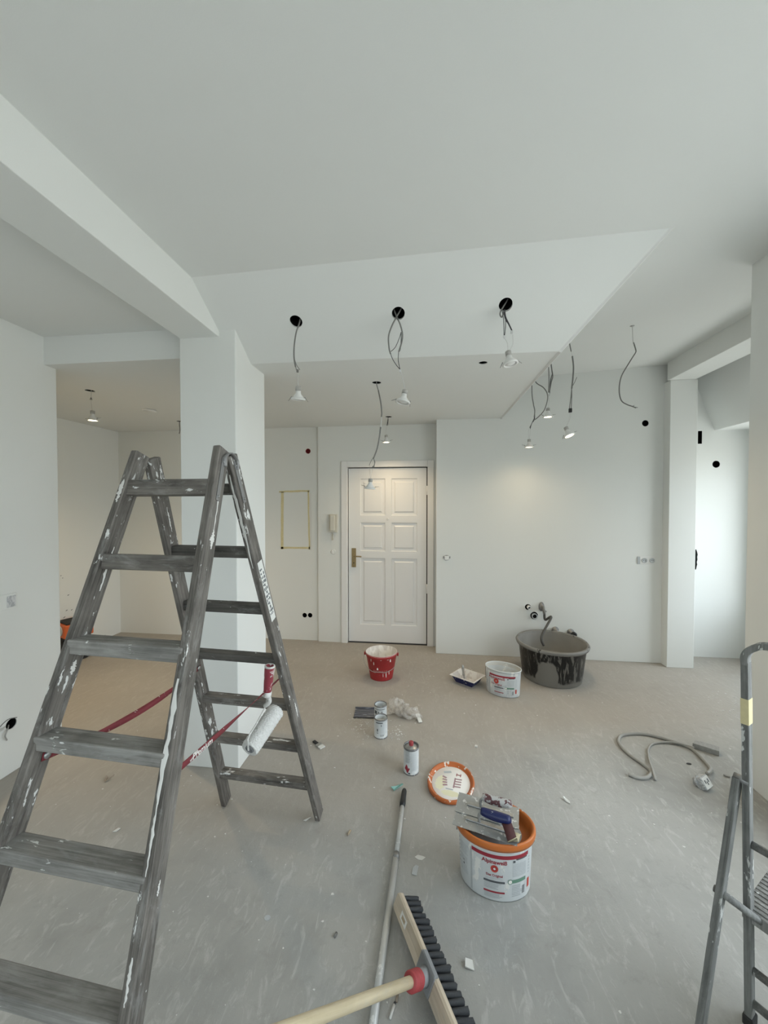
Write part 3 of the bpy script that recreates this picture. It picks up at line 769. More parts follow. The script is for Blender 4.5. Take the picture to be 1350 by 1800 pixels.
spot('ceiling_spotlight', 'unlit white spotlight on a single grey cable from the sloped ceiling hole nearest the pillar', 524, 703, h1.y,
     [(CG, 'cable_grey', [h1 + up + V((.02, 0, .0)), h1 + V((.020, -.002, -.012)), (520.5, 585), (517, 610), (517, 630), (519.5, 645)]),
      (CD, 'cable_grey', [(518, 632), (521, 641), (527, 650)]), (.0028, 'cable_grey', [(519, 640), (521, 650), (523.5, 654)])],
     wires=[((522, 655), (523, 672), (523, 690)), ((524.5, 655), (525.5, 672), (525, 690))], conn=[(523, 652, 'cable_grey', .006)], tilt=(8, 4), clips=((-1, .75), (1, .8)))
spot('ceiling_spotlight', 'unlit white spotlight under two looped cables from the middle hole of the sloped ceiling', 708, 708, h2.y,
     [(CG, 'cable_grey', [h2 + up + V((.02, 0, .015)), h2 + V((-.012, -.004, -.022)), (688, 575), (683, 592), (684, 612), (686.5, 622)]),
      (CG, 'cable_grey', [h2 + up + V((-.028, 0, .01)), h2 + V((-.004, -.004, -.024)), (704, 572), (707.5, 588), (706, 602), (701, 618)]),
      (CD, 'wire_dark', [(686, 620), (690, 631), (697, 642), (703, 649)]), (CD, 'wire_dark', [(701, 617), (700, 632), (703, 649)]),
      (CD, 'wire_dark', [(687, 618), (695, 610), (702, 594), (705, 584)]), (CD, 'wire_dark', [(705, 584), (705, 598), (704, 612), (702, 618)])],
     wires=[((703, 652), (706.5, 664), (707, 695)), ((704, 652), (708, 664), (708.5, 695))], conn=[(703.5, 652, 'connector', .005)], tilt=(-6, 10), clips=((-1, .35), (1, 1.3)))
spot('ceiling_spotlight', 'unlit white spotlight with spread spring clips below the hole closest to the ceiling edge', 897, 640, h3.y,
     [(CG * .9, 'cable_grey', [h3 + up + V((.015, 0, .01)), h3 + V((-.018, -.004, -.016)), (880.5, 546), (879, 553), (882, 557.5), (885, 551), h3 + V((-.012, -.006, -.03))]),
      (.0026, 'wire_dark', [h3 + V((-.012, -.006, -.026)), (888, 560), (894, 570), (899, 580)]), (.0026, 'wire_dark', [h3 + V((-.006, -.006, -.022)), (889, 557), (895, 570), (900, 581)]),
      (CD, 'wire_dark', [h3 + V((-.02, -.004, -.024)), (885.5, 565), (886, 590)]), (CD, 'wire_dark', [h3 + V((-.012, -.004, -.024)), (889, 565), (887, 590)])],
     wires=[((886.5, 594), (892, 604), (894.5, 620)), ((901, 588), (901.5, 605), (899.5, 620))], conn=[(899.5, 584, 'connector', .006), (886.5, 592, 'connector', .005)],
     tilt=(-8, -8), clips=((-1, .9), (1, .65)))
hd = soffit_holes['door_cable']
spot('ceiling_spotlight', 'unlit white spotlight on a long bowed cable hanging before the white door', 650, 859, hd.y,
     [(.0035, 'cable_grey', [hd + V((0, 0, .03)), hd + V((.0, 0, -.01)), (665, 686)]), (.005, 'cable_grey', [(665, 686), (669, 706), (671, 724), (670.5, 733)]),
      (.0046, 'wire_white', [(670.5, 732), (670, 742), (669, 751)]), (.005, 'cable_grey', [(669, 751), (667, 768), (663, 788), (656.5, 806)]),
      (.0022, 'cable_grey', [(657, 803), (652, 811), (649, 818)]), (.0026, 'cable_grey', [(656.5, 805), (658.5, 814), (656, 821)]), (.0022, 'cable_grey', [(656, 806), (659, 812), (657, 822)])],
     wires=[((650, 818), (650.5, 830), (651, 847)), ((655.5, 823), (653, 832), (652, 847))], conn=[(655.5, 821, 'cable_grey', .005), (669, 752, 'cable_grey', .005)], tilt=(5, 6), clips=((-1, -.2), (1, -.2)))
hl = soffit_holes['door_lamp']
spot('ceiling_spotlight', 'lit spotlight hanging short from the dropped ceiling near the door wall', 679, 777.5, hl.y,
     [(.003, 'wire_dark', [hl + V((0, 0, .03)), hl + V((-.006, 0, -.02)), (681, 744), (679.5, 748)]), (.0022, 'wire_dark', [(682.5, 737), (681.5, 748)])],
     wires=[((681, 747), (679, 756), (679, 766))], lit=True, tilt=(0, 0), clips=((-1, -.4), (1, -.4)), energy=15)
def cpt(x, y, Y, dx=0):
    """a point on the main ceiling straight over a cable"""
    q = oY(x, y, Y); return V((q.x + dx, Y, zc(q.x) + .01))
spot('ceiling_spotlight', 'lit spotlight below two cables crossing to a Y, hung next to the back wall', 930, 786, 3.72,
     [(.0045, 'cable_grey', [cpt(935, 679, 3.72), (935, 660), (935, 680), (935.5, 696), (938, 712), (940, 722), (939, 734)]),
      (.0045, 'cable_grey', [cpt(937, 660, 3.72, .02), (938, 660), (943, 673), (955, 681), (962, 692), (962, 705), (956, 722), (945, 734), (938, 739)]),
      (.0028, 'wire_dark', [(940, 733), (936, 742), (931, 752)]), (.0028, 'wire_dark', [(938, 738), (934, 746), (932, 754)]), (.0022, 'wire_dark', [(940, 722), (940, 735), (937, 742)])],
     wires=[((930, 752), (929, 762), (930, 773)), ((933, 754), (931.5, 764), (931, 773))], lit=True, clips=((-1, -.4), (1, -.4)), energy=2.4)
spot('ceiling_spotlight', 'lit spotlight under twin short cables with a clear terminal, between the other two lit lamps', 963, 733, 3.30,
     [(.0045, 'cable_grey', [cpt(968, 640, 3.3), (968, 632), (970, 650), (971.5, 662), (969, 672), (966, 688)]), (.0022, 'cable_grey', [(971, 656), (967, 670), (965.5, 690)]),
      (.0035, 'cable_grey', [cpt(963, 640, 3.3), (963, 630), (964.5, 650), (965, 668), (964, 690)]), (.0022, 'wire_dark', [(970, 660), (967, 676), (966.5, 692)])],
     wires=[((965.5, 697), (965, 708), (963.5, 720))], conn=[(965.5, 694, 'connector', .007)], lit=True, clips=((-1, -.3), (1, -.3)), energy=9)
spot('ceiling_spotlight', 'lit tilted spotlight on a long straight cable with a black terminal block', 1001, 766, 2.98,
     [(.004, 'cable_grey', [cpt(1000, 600, 2.98), (1000, 596), (1002, 608), (1004, 618)]), (.0012, 'wire_white', [(1004, 617), (1006.5, 627)]), (.0055, 'cable_grey', [(1006, 626), (1008, 645), (1007, 665), (1005, 683)]),
      (.0022, 'cable_grey', [(1005, 681), (1010, 672), (1014, 663)]), (.003, 'cable_grey', [(1005, 682), (1003.5, 698), (1001, 718)]), (.003, 'cable_grey', [(1005, 683), (1005, 700), (1004, 718)])],
     wires=[((1001.5, 724), (1001, 735), (1000.5, 750)), ((1003, 724), (1002.5, 735), (1001.5, 750))], conn=[(1002.5, 721.5, 'black_plastic', .011)], lit=True, tilt=(-16, -16), clips=((-1, .9), (1, -.3)), energy=11)
hf = soffit_holes['far_lamp']
spot('ceiling_spotlight', 'lit spotlight hanging short from the ceiling of the room behind the left wall', 163, 739, hf.y,
     [(.0015, 'wire_white', [hf + V((.01, 0, .03)), hf + V((.012, 0, -.02)), (160, 700)]), (.003, 'cable_grey', [(158.5, 703), (160, 699), (161.5, 703)])],
     wires=[((160, 702), (161, 712), (162, 727))], lit=True, clips=((-1, -.1), (1, -.1)), energy=42)
hf2 = soffit_holes['far_lamp2']
t = thing('cable_end', 'short dark cable end dangling from the ceiling hole behind the pillar', 'cable', hf2 + V((0, 0, -.12)))
MB().tube(crv([hf2 + V((0, 0, .03)), hf2 + V((-.004, 0, -.03)), hf2 + V((.0, 0, -.09)), hf2 + V((-.008, 0, -.13))], 5), .003, 6).build('cable', 'wire_dark', t, IDM)
# bare cable out of the high ceiling
q = oY(1111, 592, 3.02); q.z = zc(q.x)
t = thing('ceiling_cable', 'bowed bare grey cable hanging from the high ceiling right of the lamps', 'cable', q + V((0, 0, -.6)))
MB().tube(crv([q + V((0, 0, .02)), oY(1112.5, 599, 3.02), oY(1114, 606, 3.02)], 5), .0025, 6).build('bare_wire', 'wire_white', t, IDM)
MB().tube(crv([oY(a, b_, 3.02) for a, b_ in ((1113.5, 602), (1117, 613), (1117.5, 619), (1112, 628), (1102, 644), (1093, 660), (1089, 676), (1089, 693), (1093, 705), (1102, 711), (1112, 714.5), (1118, 717))], 5), .0042, 8).build('cable', 'cable_grey', t, IDM)
for e in ((1121, 716.5), (1115, 712.5)): MB().tube([oY(1111, 714.5, 3.02), oY(*e, 3.02)], .0018, 6).build('wire_end', 'wire_dark', t, IDM)
MB().lathe([(.016, -.002), (.016, .001)], 16, a=1.0, b=.7).build('ceiling_rosette', 'clip_metal', t, Matrix.Translation(q))
# junction cover disc in the far room
q = fl(262.5, 721, ZS)
t = thing('ceiling_cover', 'flat round white cover disc loose on the ceiling of the far room', 'cover', q + V((0, 0, -.02)))
MB().lathe([(.058, .0), (.060, -.006), (.055, -.012), (.0, -.014)], 32, cap1=False).build('disc', 'lamp_white', t, Matrix.Translation(q) @ Matrix.Rotation(R(4), 4, 'Y'))
MB().lathe([(.050, .001), (.050, -.002)], 24).build('backing', 'dark_void', t, Matrix.Translation(q + V((-.008, 0, .001))))

# ------------------------------------------------------------------ the big wooden double ladder
LP = dict(x=-.8324, y=1.2293, z=1.6248, th=.0637, a=.3430, b=.3316, g=.0654, w0=.1471, k=.0560, sp=.2476)
lu = V((math.sin(LP['th']), math.cos(LP['th']), 0)); lw = V((math.cos(LP['th']), -math.sin(LP['th']), 0)); l0 = V((LP['x'], LP['y'], LP['z']))
dF = -lu * math.sin(LP['a']) - V((0, 0, math.cos(LP['a']))); dR = lu * math.sin(LP['b']) - V((0, 0, math.cos(LP['b'])))
cF = l0 - lu * LP['g']; cR = l0 + lu * LP['g']
def lad(sec, s, side, extra=0.0):
    c, d = (cF, dF) if sec == 'f' else (cR, dR)
    return c + d * s + lw * side * (LP['w0'] + LP['k'] * s + extra)
sF = LP['z'] / math.cos(LP['a']); sR = LP['z'] / math.cos(LP['b'])
ladder = thing('step_ladder', 'tall weathered wooden double step ladder smeared with white paint', 'ladder', (l0.x, l0.y, 0))
nF = lw.cross(dF).normalized(); nR = lw.cross(dR).normalized()
ST = .026; SD = .058
def stile(sec, side, s_top, s_bot, m):
    d, n = (dF, nF) if sec == 'f' else (dR, nR)
    p0 = lad(sec, s_bot, side, ST / 2); p1 = lad(sec, s_top, side, ST / 2)
    return board('stile', p0, p1, lw, ST, SD, m, ladder, .004)
stF = {}; stR = {}
for sd, tp_ in ((-1, -.128), (1, -.138)):
    stF[sd] = stile('f', sd, tp_, sF - .012, 'ladder_wood')
for sd, tp_ in ((-1, -.118), (1, -.122)):
    stR[sd] = stile('r', sd, tp_, sR - .012, 'ladder_wood')
def rung(sec, i, depth, hgt, m, tilt):
    s = i * LP['sp']; c, d = (cF, dF) if sec == 'f' else (cR, dR); sg = -1 if sec == 'f' else 1
    p0 = lad(sec, s, -1, .012); p1 = lad(sec, s, 1, .012); L = (p1 - p0).length
    z = (V((0, 0, 1)) + lu * sg * -math.tan(tilt)).normalized()
    M = frame(p0, z, p1 - p0)                                      # local x = up, z along the rung
    return MB().box(-hgt / 2, hgt / 2, -depth / 2, depth / 2, 0, L).build('rung', m, ladder, M, .004)
for i in range(7):
    rung('f', i, .040 if i < 2 else .058, .052 if i == 0 else .048 if i < 2 else .042 if i == 2 else .037, 'ladder_wood' if i < 2 else 'tread_wood', .12 if i < 2 else 0.0)
for i in range(7):
    rung('r', i, .036 if i < 3 else .048, .040 if i < 3 else .032, 'ladder_wood_dark' if i < 4 else 'ladder_wood', .1 if i < 3 else 0.0)
# hinges: two straps and an arched link on each side
for sd in (-1, 1):
    for sec, s0, s1 in (('f', -.105, .045), ('r', -.10, .05)):
        n = nF if sec == 'f' else nR
        p0 = lad(sec, s0, sd, ST + .0015); p1 = lad(sec, s1, sd, ST + .0015)
        h = board('hinge_strap', p0, p1, nF if sec == 'f' else nR, .017, .003, 'zinc', ladder, .001)
        for s_ in (s0 + .015, s1 - .015):
            MB().lathe([(.005, 0), (.004, .003)], 10).build('rivet', 'steel', h, frame(lad(sec, s_, sd, ST + .003), V((0, 0, 1)), lw * sd))
    a_ = lad('f', -.095, sd, ST + .003); c_ = lad('r', -.09, sd, ST + .003); mid = (a_ + c_) / 2 + V((0, 0, .030))
    MB().ribbon(crv([a_ + V((0, 0, -.02)), a_ + V((0, 0, .012)), mid, c_ + V((0, 0, .012)), c_ + V((0, 0, -.02))], 5), [lw] * 21, .010, .002).build('hinge_link', 'zinc', ladder, IDM)
# dried paint runs on the stiles
def drip(sec, sd, s0, s1, face, half, par):
    n = (nF if sec == 'f' else nR); pts = []; k = 17
    nn = n if n.y < 0 else -n                                      # towards the camera side
    for i in range(k):
        s_ = s0 + (s1 - s0) * i / (k - 1); jit = random.uniform(-.0015, .0015)
        if face == 'front': pts.append(lad(sec, s_, sd, ST * .5 + jit) + nn * (SD / 2 + .0006)); wd_ = lw
        else: pts.append(lad(sec, s_, sd, (ST + .0006) if sd > 0 else -.0006) + n * (.006 + jit)); wd_ = n
    hw = [half * (.25 + .75 * math.sin(PI * min(1, (i + .4) / k))) * random.uniform(.55, 1.15) for i in range(k)]
    b = MB(); vs_ = []
    d = (dF if sec == 'f' else dR); out = nn if face == 'front' else lw
    for p_, h_ in zip(pts, hw): vs_ += [p_ - wd_ * h_ * random.uniform(.6, 1.2), p_ + out * .0012, p_ + wd_ * h_ * random.uniform(.6, 1.2)]
    b.add(vs_, [(i * 3 + j, i * 3 + j + 1, i * 3 + 4 + j, i * 3 + 3 + j) for i in range(k - 1) for j in (0, 1)], 0, True)
    b.build('paint_run', 'paper_white', par, IDM, fix=False)
drip('f', 1, .56, .84, 'front', .0085, stF[1]); drip('f', 1, .82, .98, 'front', .004, stF[1]); drip('f', 1, .14, .20, 'side', .011, stF[1]); drip('f', 1, -.10, .16, 'side', .005, stF[1])
drip('f', 1, 1.12, 1.20, 'front', .005, stF[1]); drip('f', 1, 1.34, 1.37, 'side', .004, stF[1]); drip('f', 1, 1.0, 1.03, 'side', .004, stF[1]); drip('f', -1, .20, .34, 'side', .006, stF[-1]); drip('f', -1, -.02, .06, 'front', .009, stF[-1])
drip('r', 1, -.06, .30, 'front', .007, stR[1]); drip('r', 1, .40, .48, 'side', .005, stR[1]); drip('r', -1, .07, .17, 'side', .004, stR[-1])
drip('f', -1, .54, .58, 'side', .008, stF[-1]); drip('r', 1, .98, 1.06, 'side', .006, stR[1])
# paper sticker with print on the rear stile
def sticker():
    s0, s1 = .285, .545
    p0 = lad('r', s0, 1, ST + .0012); p1 = lad('r', s1, 1, ST + .0012)
    M = frame(p0, nR, p1 - p0); L = (p1 - p0).length
    st = MB().box(-.017, .017, -.0006, .0006, 0, L).build('sticker', 'paper_white', stR[1], M)
    b = MB(); sg = 1 if (M.to_3x3() @ V((0, 1, 0))).dot(lw) > 0 else -1
    for i in range(13):
        z = .03 + i * (L - .05) / 13
        for j in range(3):
            if random.random() < .8:
                x = -.014 + j * .0095; b.box(x, x + random.uniform(.004, .008), sg * .0004, sg * .0012, z, z + random.uniform(.006, .013))
    b.build('sticker_print', 'print_dark', st, M)
sticker()
# carved letters on the top rung are worn away; red straps stop the legs from sliding apart
def s_at(sec, sd, ypx):
    lo, hi = 0, 1.8
    for _ in range(50):
        mi = (lo + hi) / 2
        if px(lad(sec, mi, sd, ST / 2))[1] < ypx: lo = mi
        else: hi = mi
    return lo
def strap(sd, yf, yr, sag, txt=None):
    # fixed to the inner faces of the stiles
    p0 = lad('f', s_at('f', sd, yf), sd, 0) - lw * sd * .003; p1 = lad('r', s_at('r', sd, yr), sd, 0) - lw * sd * .003
    pts = []; wds = []; N = 26
    dr = (p1 - p0).normalized()
    for i in range(N + 1):
        f = i / N; p = p0.lerp(p1, f); p.z -= sag * 4 * f * (1 - f)
        pts.append(p); tw = (.5 * math.sin(f * 9) if sd < 0 else (1.15 * max(0, math.sin((f - .38) * 3.2)) if f > .38 else 0))
        wds.append((V((0, 0, 1)) * math.cos(tw) + lw * math.sin(tw)))
    o = MB().ribbon(pts, wds, .0105 if sd < 0 else .0085, .0009).build('safety_strap', 'strap_red', ladder, IDM)
    for e, s_ in ((p0, 'f'), (p1, 'r')):
        q = e + dr * (.012 if s_ == 'f' else -.012)
        MB().lathe([(.010, 0), (.010, .002), (.005, .004)], 16).build('strap_rivet', 'steel', o, frame(q + lw * .002, V((0, 0, 1)), lw))
    if txt:
        tv, tf = text_mesh(txt, .025, .0003)
        i0 = min(range(len(pts)), key=lambda i: abs(px(pts[i])[0] - 356))
        x = (pts[i0 + 2] - pts[i0 - 2]).normalized(); c = pts[i0] + lw * .0016; up_ = (V((0, 0, 1)) - x * x.z).normalized()
        # readable from the room side (outside face looks along +lw)
        b = MB().add([c + x * v.x + up_ * (v.y) + lw * .0004 for v in tv], tf); b.build('strap_lettering', 'print_white', o, IDM, fix=False)
    return pts
strap(-1, 1330, 1172, .035)
sp_pts = strap(1, 1378, 1190, .004, 'Premium')

# ------------------------------------------------------------------ paint roller hooked over the strap
def roller():
    best = min(sp_pts, key=lambda p: abs(px(p)[0] - 468)); Y = best.y - .01
    A = oY(474.5, 1170, Y); B = oY(469.5, 1222, Y); t = thing('paint_roller', 'white fleece paint roller with red handle hooked on the ladder strap', 'paint roller', oY(437, 1320, Y))
    L = (A - B).length
    M = frame(B, (1, 0, 0), A - B)
    MB().lathe([(.011, 0), (.0145, .01), (.0165, L * .35), (.0185, L * .7), (.0198, L * .95), (.0195, L), (.0150, L), (.0145, L * .93)], 20, cap1=True).build('handle', 'roller_handle', t, M)
    MB().lathe([(.0200, L * .955), (.0205, L * .985), (.0198, L * 1.005), (.015, L * 1.005)], 20, cap0=False, cap1=False).build('handle_end', 'roller_collar', t, M)
    MB().lathe([(.012, -.006), (.017, -.002), (.017, .014), (.012, .018)], 20).build('ferrule', 'roller_collar', t, M)
    MB().tube(crv([B + V((.006, 0, -.002)), B + V((.012, -.004, -.022)), B + V((-.002, -.004, -.038)), oY(466, 1240, Y)], 5), .008, 8).build('dried_paint_lump', 'roller_collar', t, IDM)
    C0 = oY(438, 1318, Y - .10); C1 = oY(486, 1248, Y + .06)
    MB().tube(crv([B, oY(467, 1240, Y), oY(452, 1270, Y - .05), oY(437, 1295, Y - .11), oY(436, 1310, Y - .115), C0 + V((.0, -.006, .002))], 5), .0032, 8).build('wire_arm', 'roller_collar', t, IDM)
    L2 = (C1 - C0).length; n = 84; k = 96; vs_ = []; fs = []
    Mr = frame(C0, (0, 0, 1), C1 - C0)
    for i in range(k + 1):
        z = L2 * i / k
        for j in range(n):
            a = 2 * PI * j / n; e = min(i, k - i)
            r = .0325 * (1 if e > 3 else .90 + .03 * e) + .0022 * math.sin(i * 1.1 + 2.3 * math.sin(j * .9)) * math.cos(j * .7 + i * .33) + random.uniform(-.0011, .0011)
            vs_.append((r * math.cos(a), r * math.sin(a), z + random.uniform(-.0004, .0004)))
    for i in range(k):
        for j in range(n): fs.append((i * n + j, i * n + (j + 1) % n, i * n + n + (j + 1) % n, i * n + n + j))
    nb = len(vs_); vs_ += [(.017 * math.cos(2 * PI * j / n), .017 * math.sin(2 * PI * j / n), .004) for j in range(n)]
    fs += [(j, nb + j, nb + (j + 1) % n, (j + 1) % n) for j in range(n)]
    fs.append(tuple(range(k * n, k * n + n)))
    MB().add(vs_, fs, 0, True).build('nap', 'roller_nap', t, Mr)
    MB().lathe([(.0168, .006), (.0168, .0), (.013, -.002), (.013, .004), (.005, .003), (.005, -.006), (0, -.006)], 24, cap0=False, cap1=False).build('end_cap', 'grey_plastic', t, Mr)
roller()

# ------------------------------------------------------------------ folding step stool at the right edge
def stool():
    foot2 = V((.972, 1.243, 0)); J = V((.955, 1.25, .756)); top = V((.953, 1.256, 1.098))
    w = V((.60, -.80, 0)).normalized(); u = V((.80, .60, 0)); Wd = .44
    t = thing('step_stool', 'dusty grey metal folding step stool with hoop handrail', 'step stool', (foot2.x, foot2.y, 0))
    foot1 = V((.762, 1.118, 0))
    for k in (0, 1):
        o = w * Wd * k
        board('front_post', foot2 + o, top + o, w, .018, .030, 'stool_metal', t, .002)
        board('support_leg', foot1 + o - w * .020, J + o - w * .020 + V((0, 0, -.02)), w, .018, .032, 'stool_metal', t, .002)
        MB().lathe([(.012, -.018), (.012, .018)], 14).build('pivot', 'zinc', t, frame(J + o - w * .010 + V((0, 0, -.02)), (0, 0, 1), w))
        MB().box(-.013, .013, -.02, .02, 0, .03).build('foot_cap', 'rubber', t, frame(foot2 + o, w, (0, 0, 1)), .004)
    # hoop over the two posts
    pts = [top + V((0, 0, -.01)), top + V((0, 0, .02)), top + w * .018 + V((0, 0, .046)), top + w * .06 + V((0, 0, .062)), top + w * Wd * .5 + V((0, 0, .066)),
           top + w * (Wd - .06) + V((0, 0, .062)), top + w * (Wd - .018) + V((0, 0, .046)), top + w * Wd + V((0, 0, .02)), top + w * Wd + V((0, 0, -.01))]
    pts = crv(pts, 6); MB().ribbon(pts, [u] * len(pts), .015, .009).build('handrail', 'stool_metal', t, IDM, .002)
    b = board('tape_band', foot2.lerp(top, .83), foot2.lerp(top, .90), w, .0195, .0315, 'tape_yellow', t, .001)
    # ribbed platform and rungs
    P = V((.966, 1.252, .35)); M = frame(P, w, (0, 0, 1))
    pl = MB().box(-.01, Wd + .01, -.01, .215, -.036, 0).build('platform', 'stool_tread', t, M, .004)
    for i in range(11):
        MB().box(-.008, Wd + .008, .002 + i * .019, .011 + i * .019, -.001, .003).build('tread_rib', 'stool_tread', pl, M)
    for z_ in (.17, .02 + .05, .55):
        q = foot2.lerp(top, z_ / top.z); MB().tube([q, q + w * Wd], .011, 10).build('cross_bar', 'stool_metal', t, IDM)
    q2 = P + V((0, 0, -.018))
    MB().tube([foot1.lerp(J, .565) - w * .034, foot1.lerp(J, .565), q2 + w * .03], .010, 10).build('platform_stay', 'stool_metal', t, IDM)
stool()

# ------------------------------------------------------------------ oval paint pails
def arc_table(a, b, n=720):
    th = [-PI / 2 + (i - n // 2) * 2 * PI / n for i in range(n + 1)]; s = [0]
    for i in range(n):
        p = V((a * math.cos(th[i]), b * math.sin(th[i]))); q = V((a * math.cos(th[i + 1]), b * math.sin(th[i + 1]))); s.append(s[-1] + (q - p).length)
    mid = s[n // 2]; return th, [x - mid for x in s]
class Wrap:
    def __init__(self, a, b, h, taper): self.a, self.b, self.h, self.tp = a, b, h, taper; self.th, self.s = arc_table(a, b)
    def theta(self, s):
        import bisect
        i = max(1, min(len(self.s) - 1, bisect.bisect(self.s, s))); f = (s - self.s[i - 1]) / (self.s[i] - self.s[i - 1])
        return self.th[i - 1] + (self.th[i] - self.th[i - 1]) * f
    def pt(self, s, z, off=.0007):
        t = self.theta(s); k = 1 - self.tp * (1 - z / self.h); a, b = self.a * k, self.b * k
        n = V((math.cos(t) / a, math.sin(t) / b, 0)).normalized()
        return V((a * math.cos(t), b * math.sin(t), z)) + n * off
    def patch(self, mb, s0, s1, z0, z1, mi=0, off=.0007, n=None):
        n = n or max(1, int(abs(s1 - s0) / .006)); v = []
        for i in range(n + 1): v += [self.pt(s0 + (s1 - s0) * i / n, z0, off), self.pt(s0 + (s1 - s0) * i / n, z1, off)]
        mb.add(v, [(2 * i, 2 * i + 2, 2 * i + 3, 2 * i + 1) for i in range(n)], mi, True)
    def text(self, mb, txt, size, s, z, mi=0, bold=.0, off=.0011, sp=1.0, rot=0):
        tv, tf = text_mesh(txt, size, bold, sp)
        cr_, sr_ = math.cos(rot), math.sin(rot)
        mb.add([self.pt(s + v.x * cr_ - v.y * sr_, z + v.x * sr_ + v.y * cr_, off) for v in tv], tf, mi)
    def disc(self, mb, s, z, r, mi=0, off=.0009, n=24, r0=0):
        v = [self.pt(s + r * math.cos(2 * PI * j / n), z + r * math.sin(2 * PI * j / n), off) for j in range(n)]
        mb.add(v, [tuple(range(n))], mi)
PR = ['print_red', 'print_logo_red', 'print_white', 'print_grey', 'print_light', 'print_dark', 'print_green']
def pail(label, loc, rz, a, b, h, open_top, drips=False, zoom=1.0, tx=.72, ts=0.0):
    t = thing('paint_pail', label, 'paint bucket', (loc[0], loc[1], 0), rz, 'oval paint buckets')
    tp_ = .06; W_ = Wrap(a, b, h, tp_)
    lo = 1 - tp_
    prof = [(0.001, .006), (lo * .97, .006), (lo * .985, 0), (lo, .006), (1 - tp_ * .1, h * .9), (1.0, h * .955), (1.03, h * .957), (1.035, h), (1.0, h + .002), (.985, h - .004), (lo * .965, .012), (.001, .012)]
    MB().lathe(prof, 56, a, b, cap0=False, cap1=False).build('body', 'bucket_white' if not open_top else 'bucket_white', t)
    if open_top:
        MB().lathe([(1.0 * .978, h - .004), (.965, h * .6), (lo * .96, h * .3), (lo * .955, .024), (lo * .94, .0182), (lo * .5, .018), (.001, .018)], 56, a, b, cap0=False, cap1=False).build('paint_residue', 'pail_inside', t, fix=False)
    lab = MB(); s = zoom
    W_.patch(lab, -.105 * s, .135 * s, h * .765, h * .83, 0)                       # dark red band
    W_.text(lab, 'Alpinaweiß', .031 * tx * s, -.012 * s + ts, h * .70, 0, .0006 * s)
    W_.disc(lab, -.012 * s + ts, h * .585, .0165 * s * tx / .8, 1); W_.disc(lab, -.012 * s + ts, h * .585, .0085 * s, 0, .0011); W_.disc(lab, -.012 * s + ts, h * .585, .0045 * s, 2, .0013)
    W_.text(lab, 'Das Original', .0165 * tx / .9 * s, -.012 * s + ts, h * .465, 0, .0003 * s)
    for i, (x0, x1) in enumerate(((-.022, .014), (-.04, .022))): W_.patch(lab, x0 * s - .006 * s, x1 * s, h * (.425 - .022 * i), h * (.432 - .022 * i), 3)
    W_.patch(lab, -.055 * s, .030 * s, h * .335, h * .37, 5)
    for i in range(5): W_.patch(lab, -.053 * s, (.028 - random.uniform(0, .035)) * s, h * (.312 - .022 * i), h * (.322 - .022 * i), 3)
    W_.patch(lab, -.055 * s, .030 * s, h * .155, h * .185, 0)
    for i in range(4): W_.patch(lab, -.053 * s, (.028 - random.uniform(0, .03)) * s, h * (.135 - .022 * i), h * (.145 - .022 * i), 3)
    # right column
    W_.patch(lab, .075 * s, .128 * s, h * .74, h * .765, 5); W_.patch(lab, .062 * s, .072 * s, h * .70, h * .74, 5)
    for i in range(9): W_.patch(lab, .062 * s, .125 * s, h * (.66 - .026 * i), h * (.68 - .026 * i), 4)
    W_.patch(lab, .058 * s, .125 * s, h * .34, h * .40, 6); W_.disc(lab, .052 * s, h * .37, .0105 * s, 6); W_.disc(lab, .052 * s, h * .37, .0075 * s, 2, .0012)
    for i in range(7): W_.patch(lab, .060 * s, (.10 + random.uniform(-.006, .006)) * s, h * (.285 - .03 * i), h * (.30 - .03 * i), 3)
    for i in range(8): W_.patch(lab, .108 * s, .122 * s, h * (.12 + .018 * i), h * (.129 + .018 * i), 5)
    W_.patch(lab, .138 * s, .152 * s, h * .16, h * .32, 1)
    for i in range(6): W_.patch(lab, .140 * s, .148 * s, h * (.42 + .055 * i), h * (.44 + .055 * i), 3)
    # left column
    W_.patch(lab, -.112 * s, -.104 * s, h * .05, h * .80, 3)
    for i in range(14):
        if i in (5, 9): continue
        W_.patch(lab, -.172 * s, (-.122 - random.uniform(0, .01)) * s, h * (.72 - .038 * i), h * (.75 - .038 * i), 4)
    for i in range(2): W_.patch(lab, -.152 * s, -.144 * s, h * (.36 + .06 * i), h * (.40 + .06 * i), 5)
    for i in range(7): W_.patch(lab, -.186 * s, -.182 * s, h * (.3 + .07 * i), h * (.33 + .07 * i), 5)
    lab.build('label_print', PR, t, fix=False)
    return t, W_

# --- near pail with lid
p1t, W1 = pail('full oval white paint bucket with orange rim and trowels lying on top', (.283, 1.622), R(-4), .150, .112, .232, False)
h = .232
lidp = [(1.02, h - .020), (1.065, h - .020), (1.085, h - .008), (1.08, h + .006), (1.04, h + .012), (.985, h + .006), (.94, h - .014), (.915, h - .030), (.75, h - .034), (.001, h - .034), (.001, h - .038), (.93, h - .036), (1.0, h - .015)]
MB().lathe(lidp, 64, .150, .112, cap0=False, cap1=False).build('lid', 'lid_orange', p1t)
MB().lathe([(.72, h - .0335), (.70, h - .0325), (.001, h - .0325)], 48, .150, .112, cap0=False, cap1=False).build('lid_label', 'print_grey', p1t, fix=False)
# grey bail handle folded down both sides
for sd in (-1, 1):
    b = MB(); pts = []
    for i in range(7):
        f = i / 6; th = (PI if sd < 0 else 0) + sd * (-.10 + .42 * f)
        k = 1.045; pts.append(V((.150 * k * math.cos(th), .112 * k * math.sin(th), h - .028 - .03 * (f if f > .2 else .2))))
    MB().ribbon(pts, [V((0, 0, 1))] * 7, .011, .0018).build('bail_handle', 'grey_plastic', p1t)

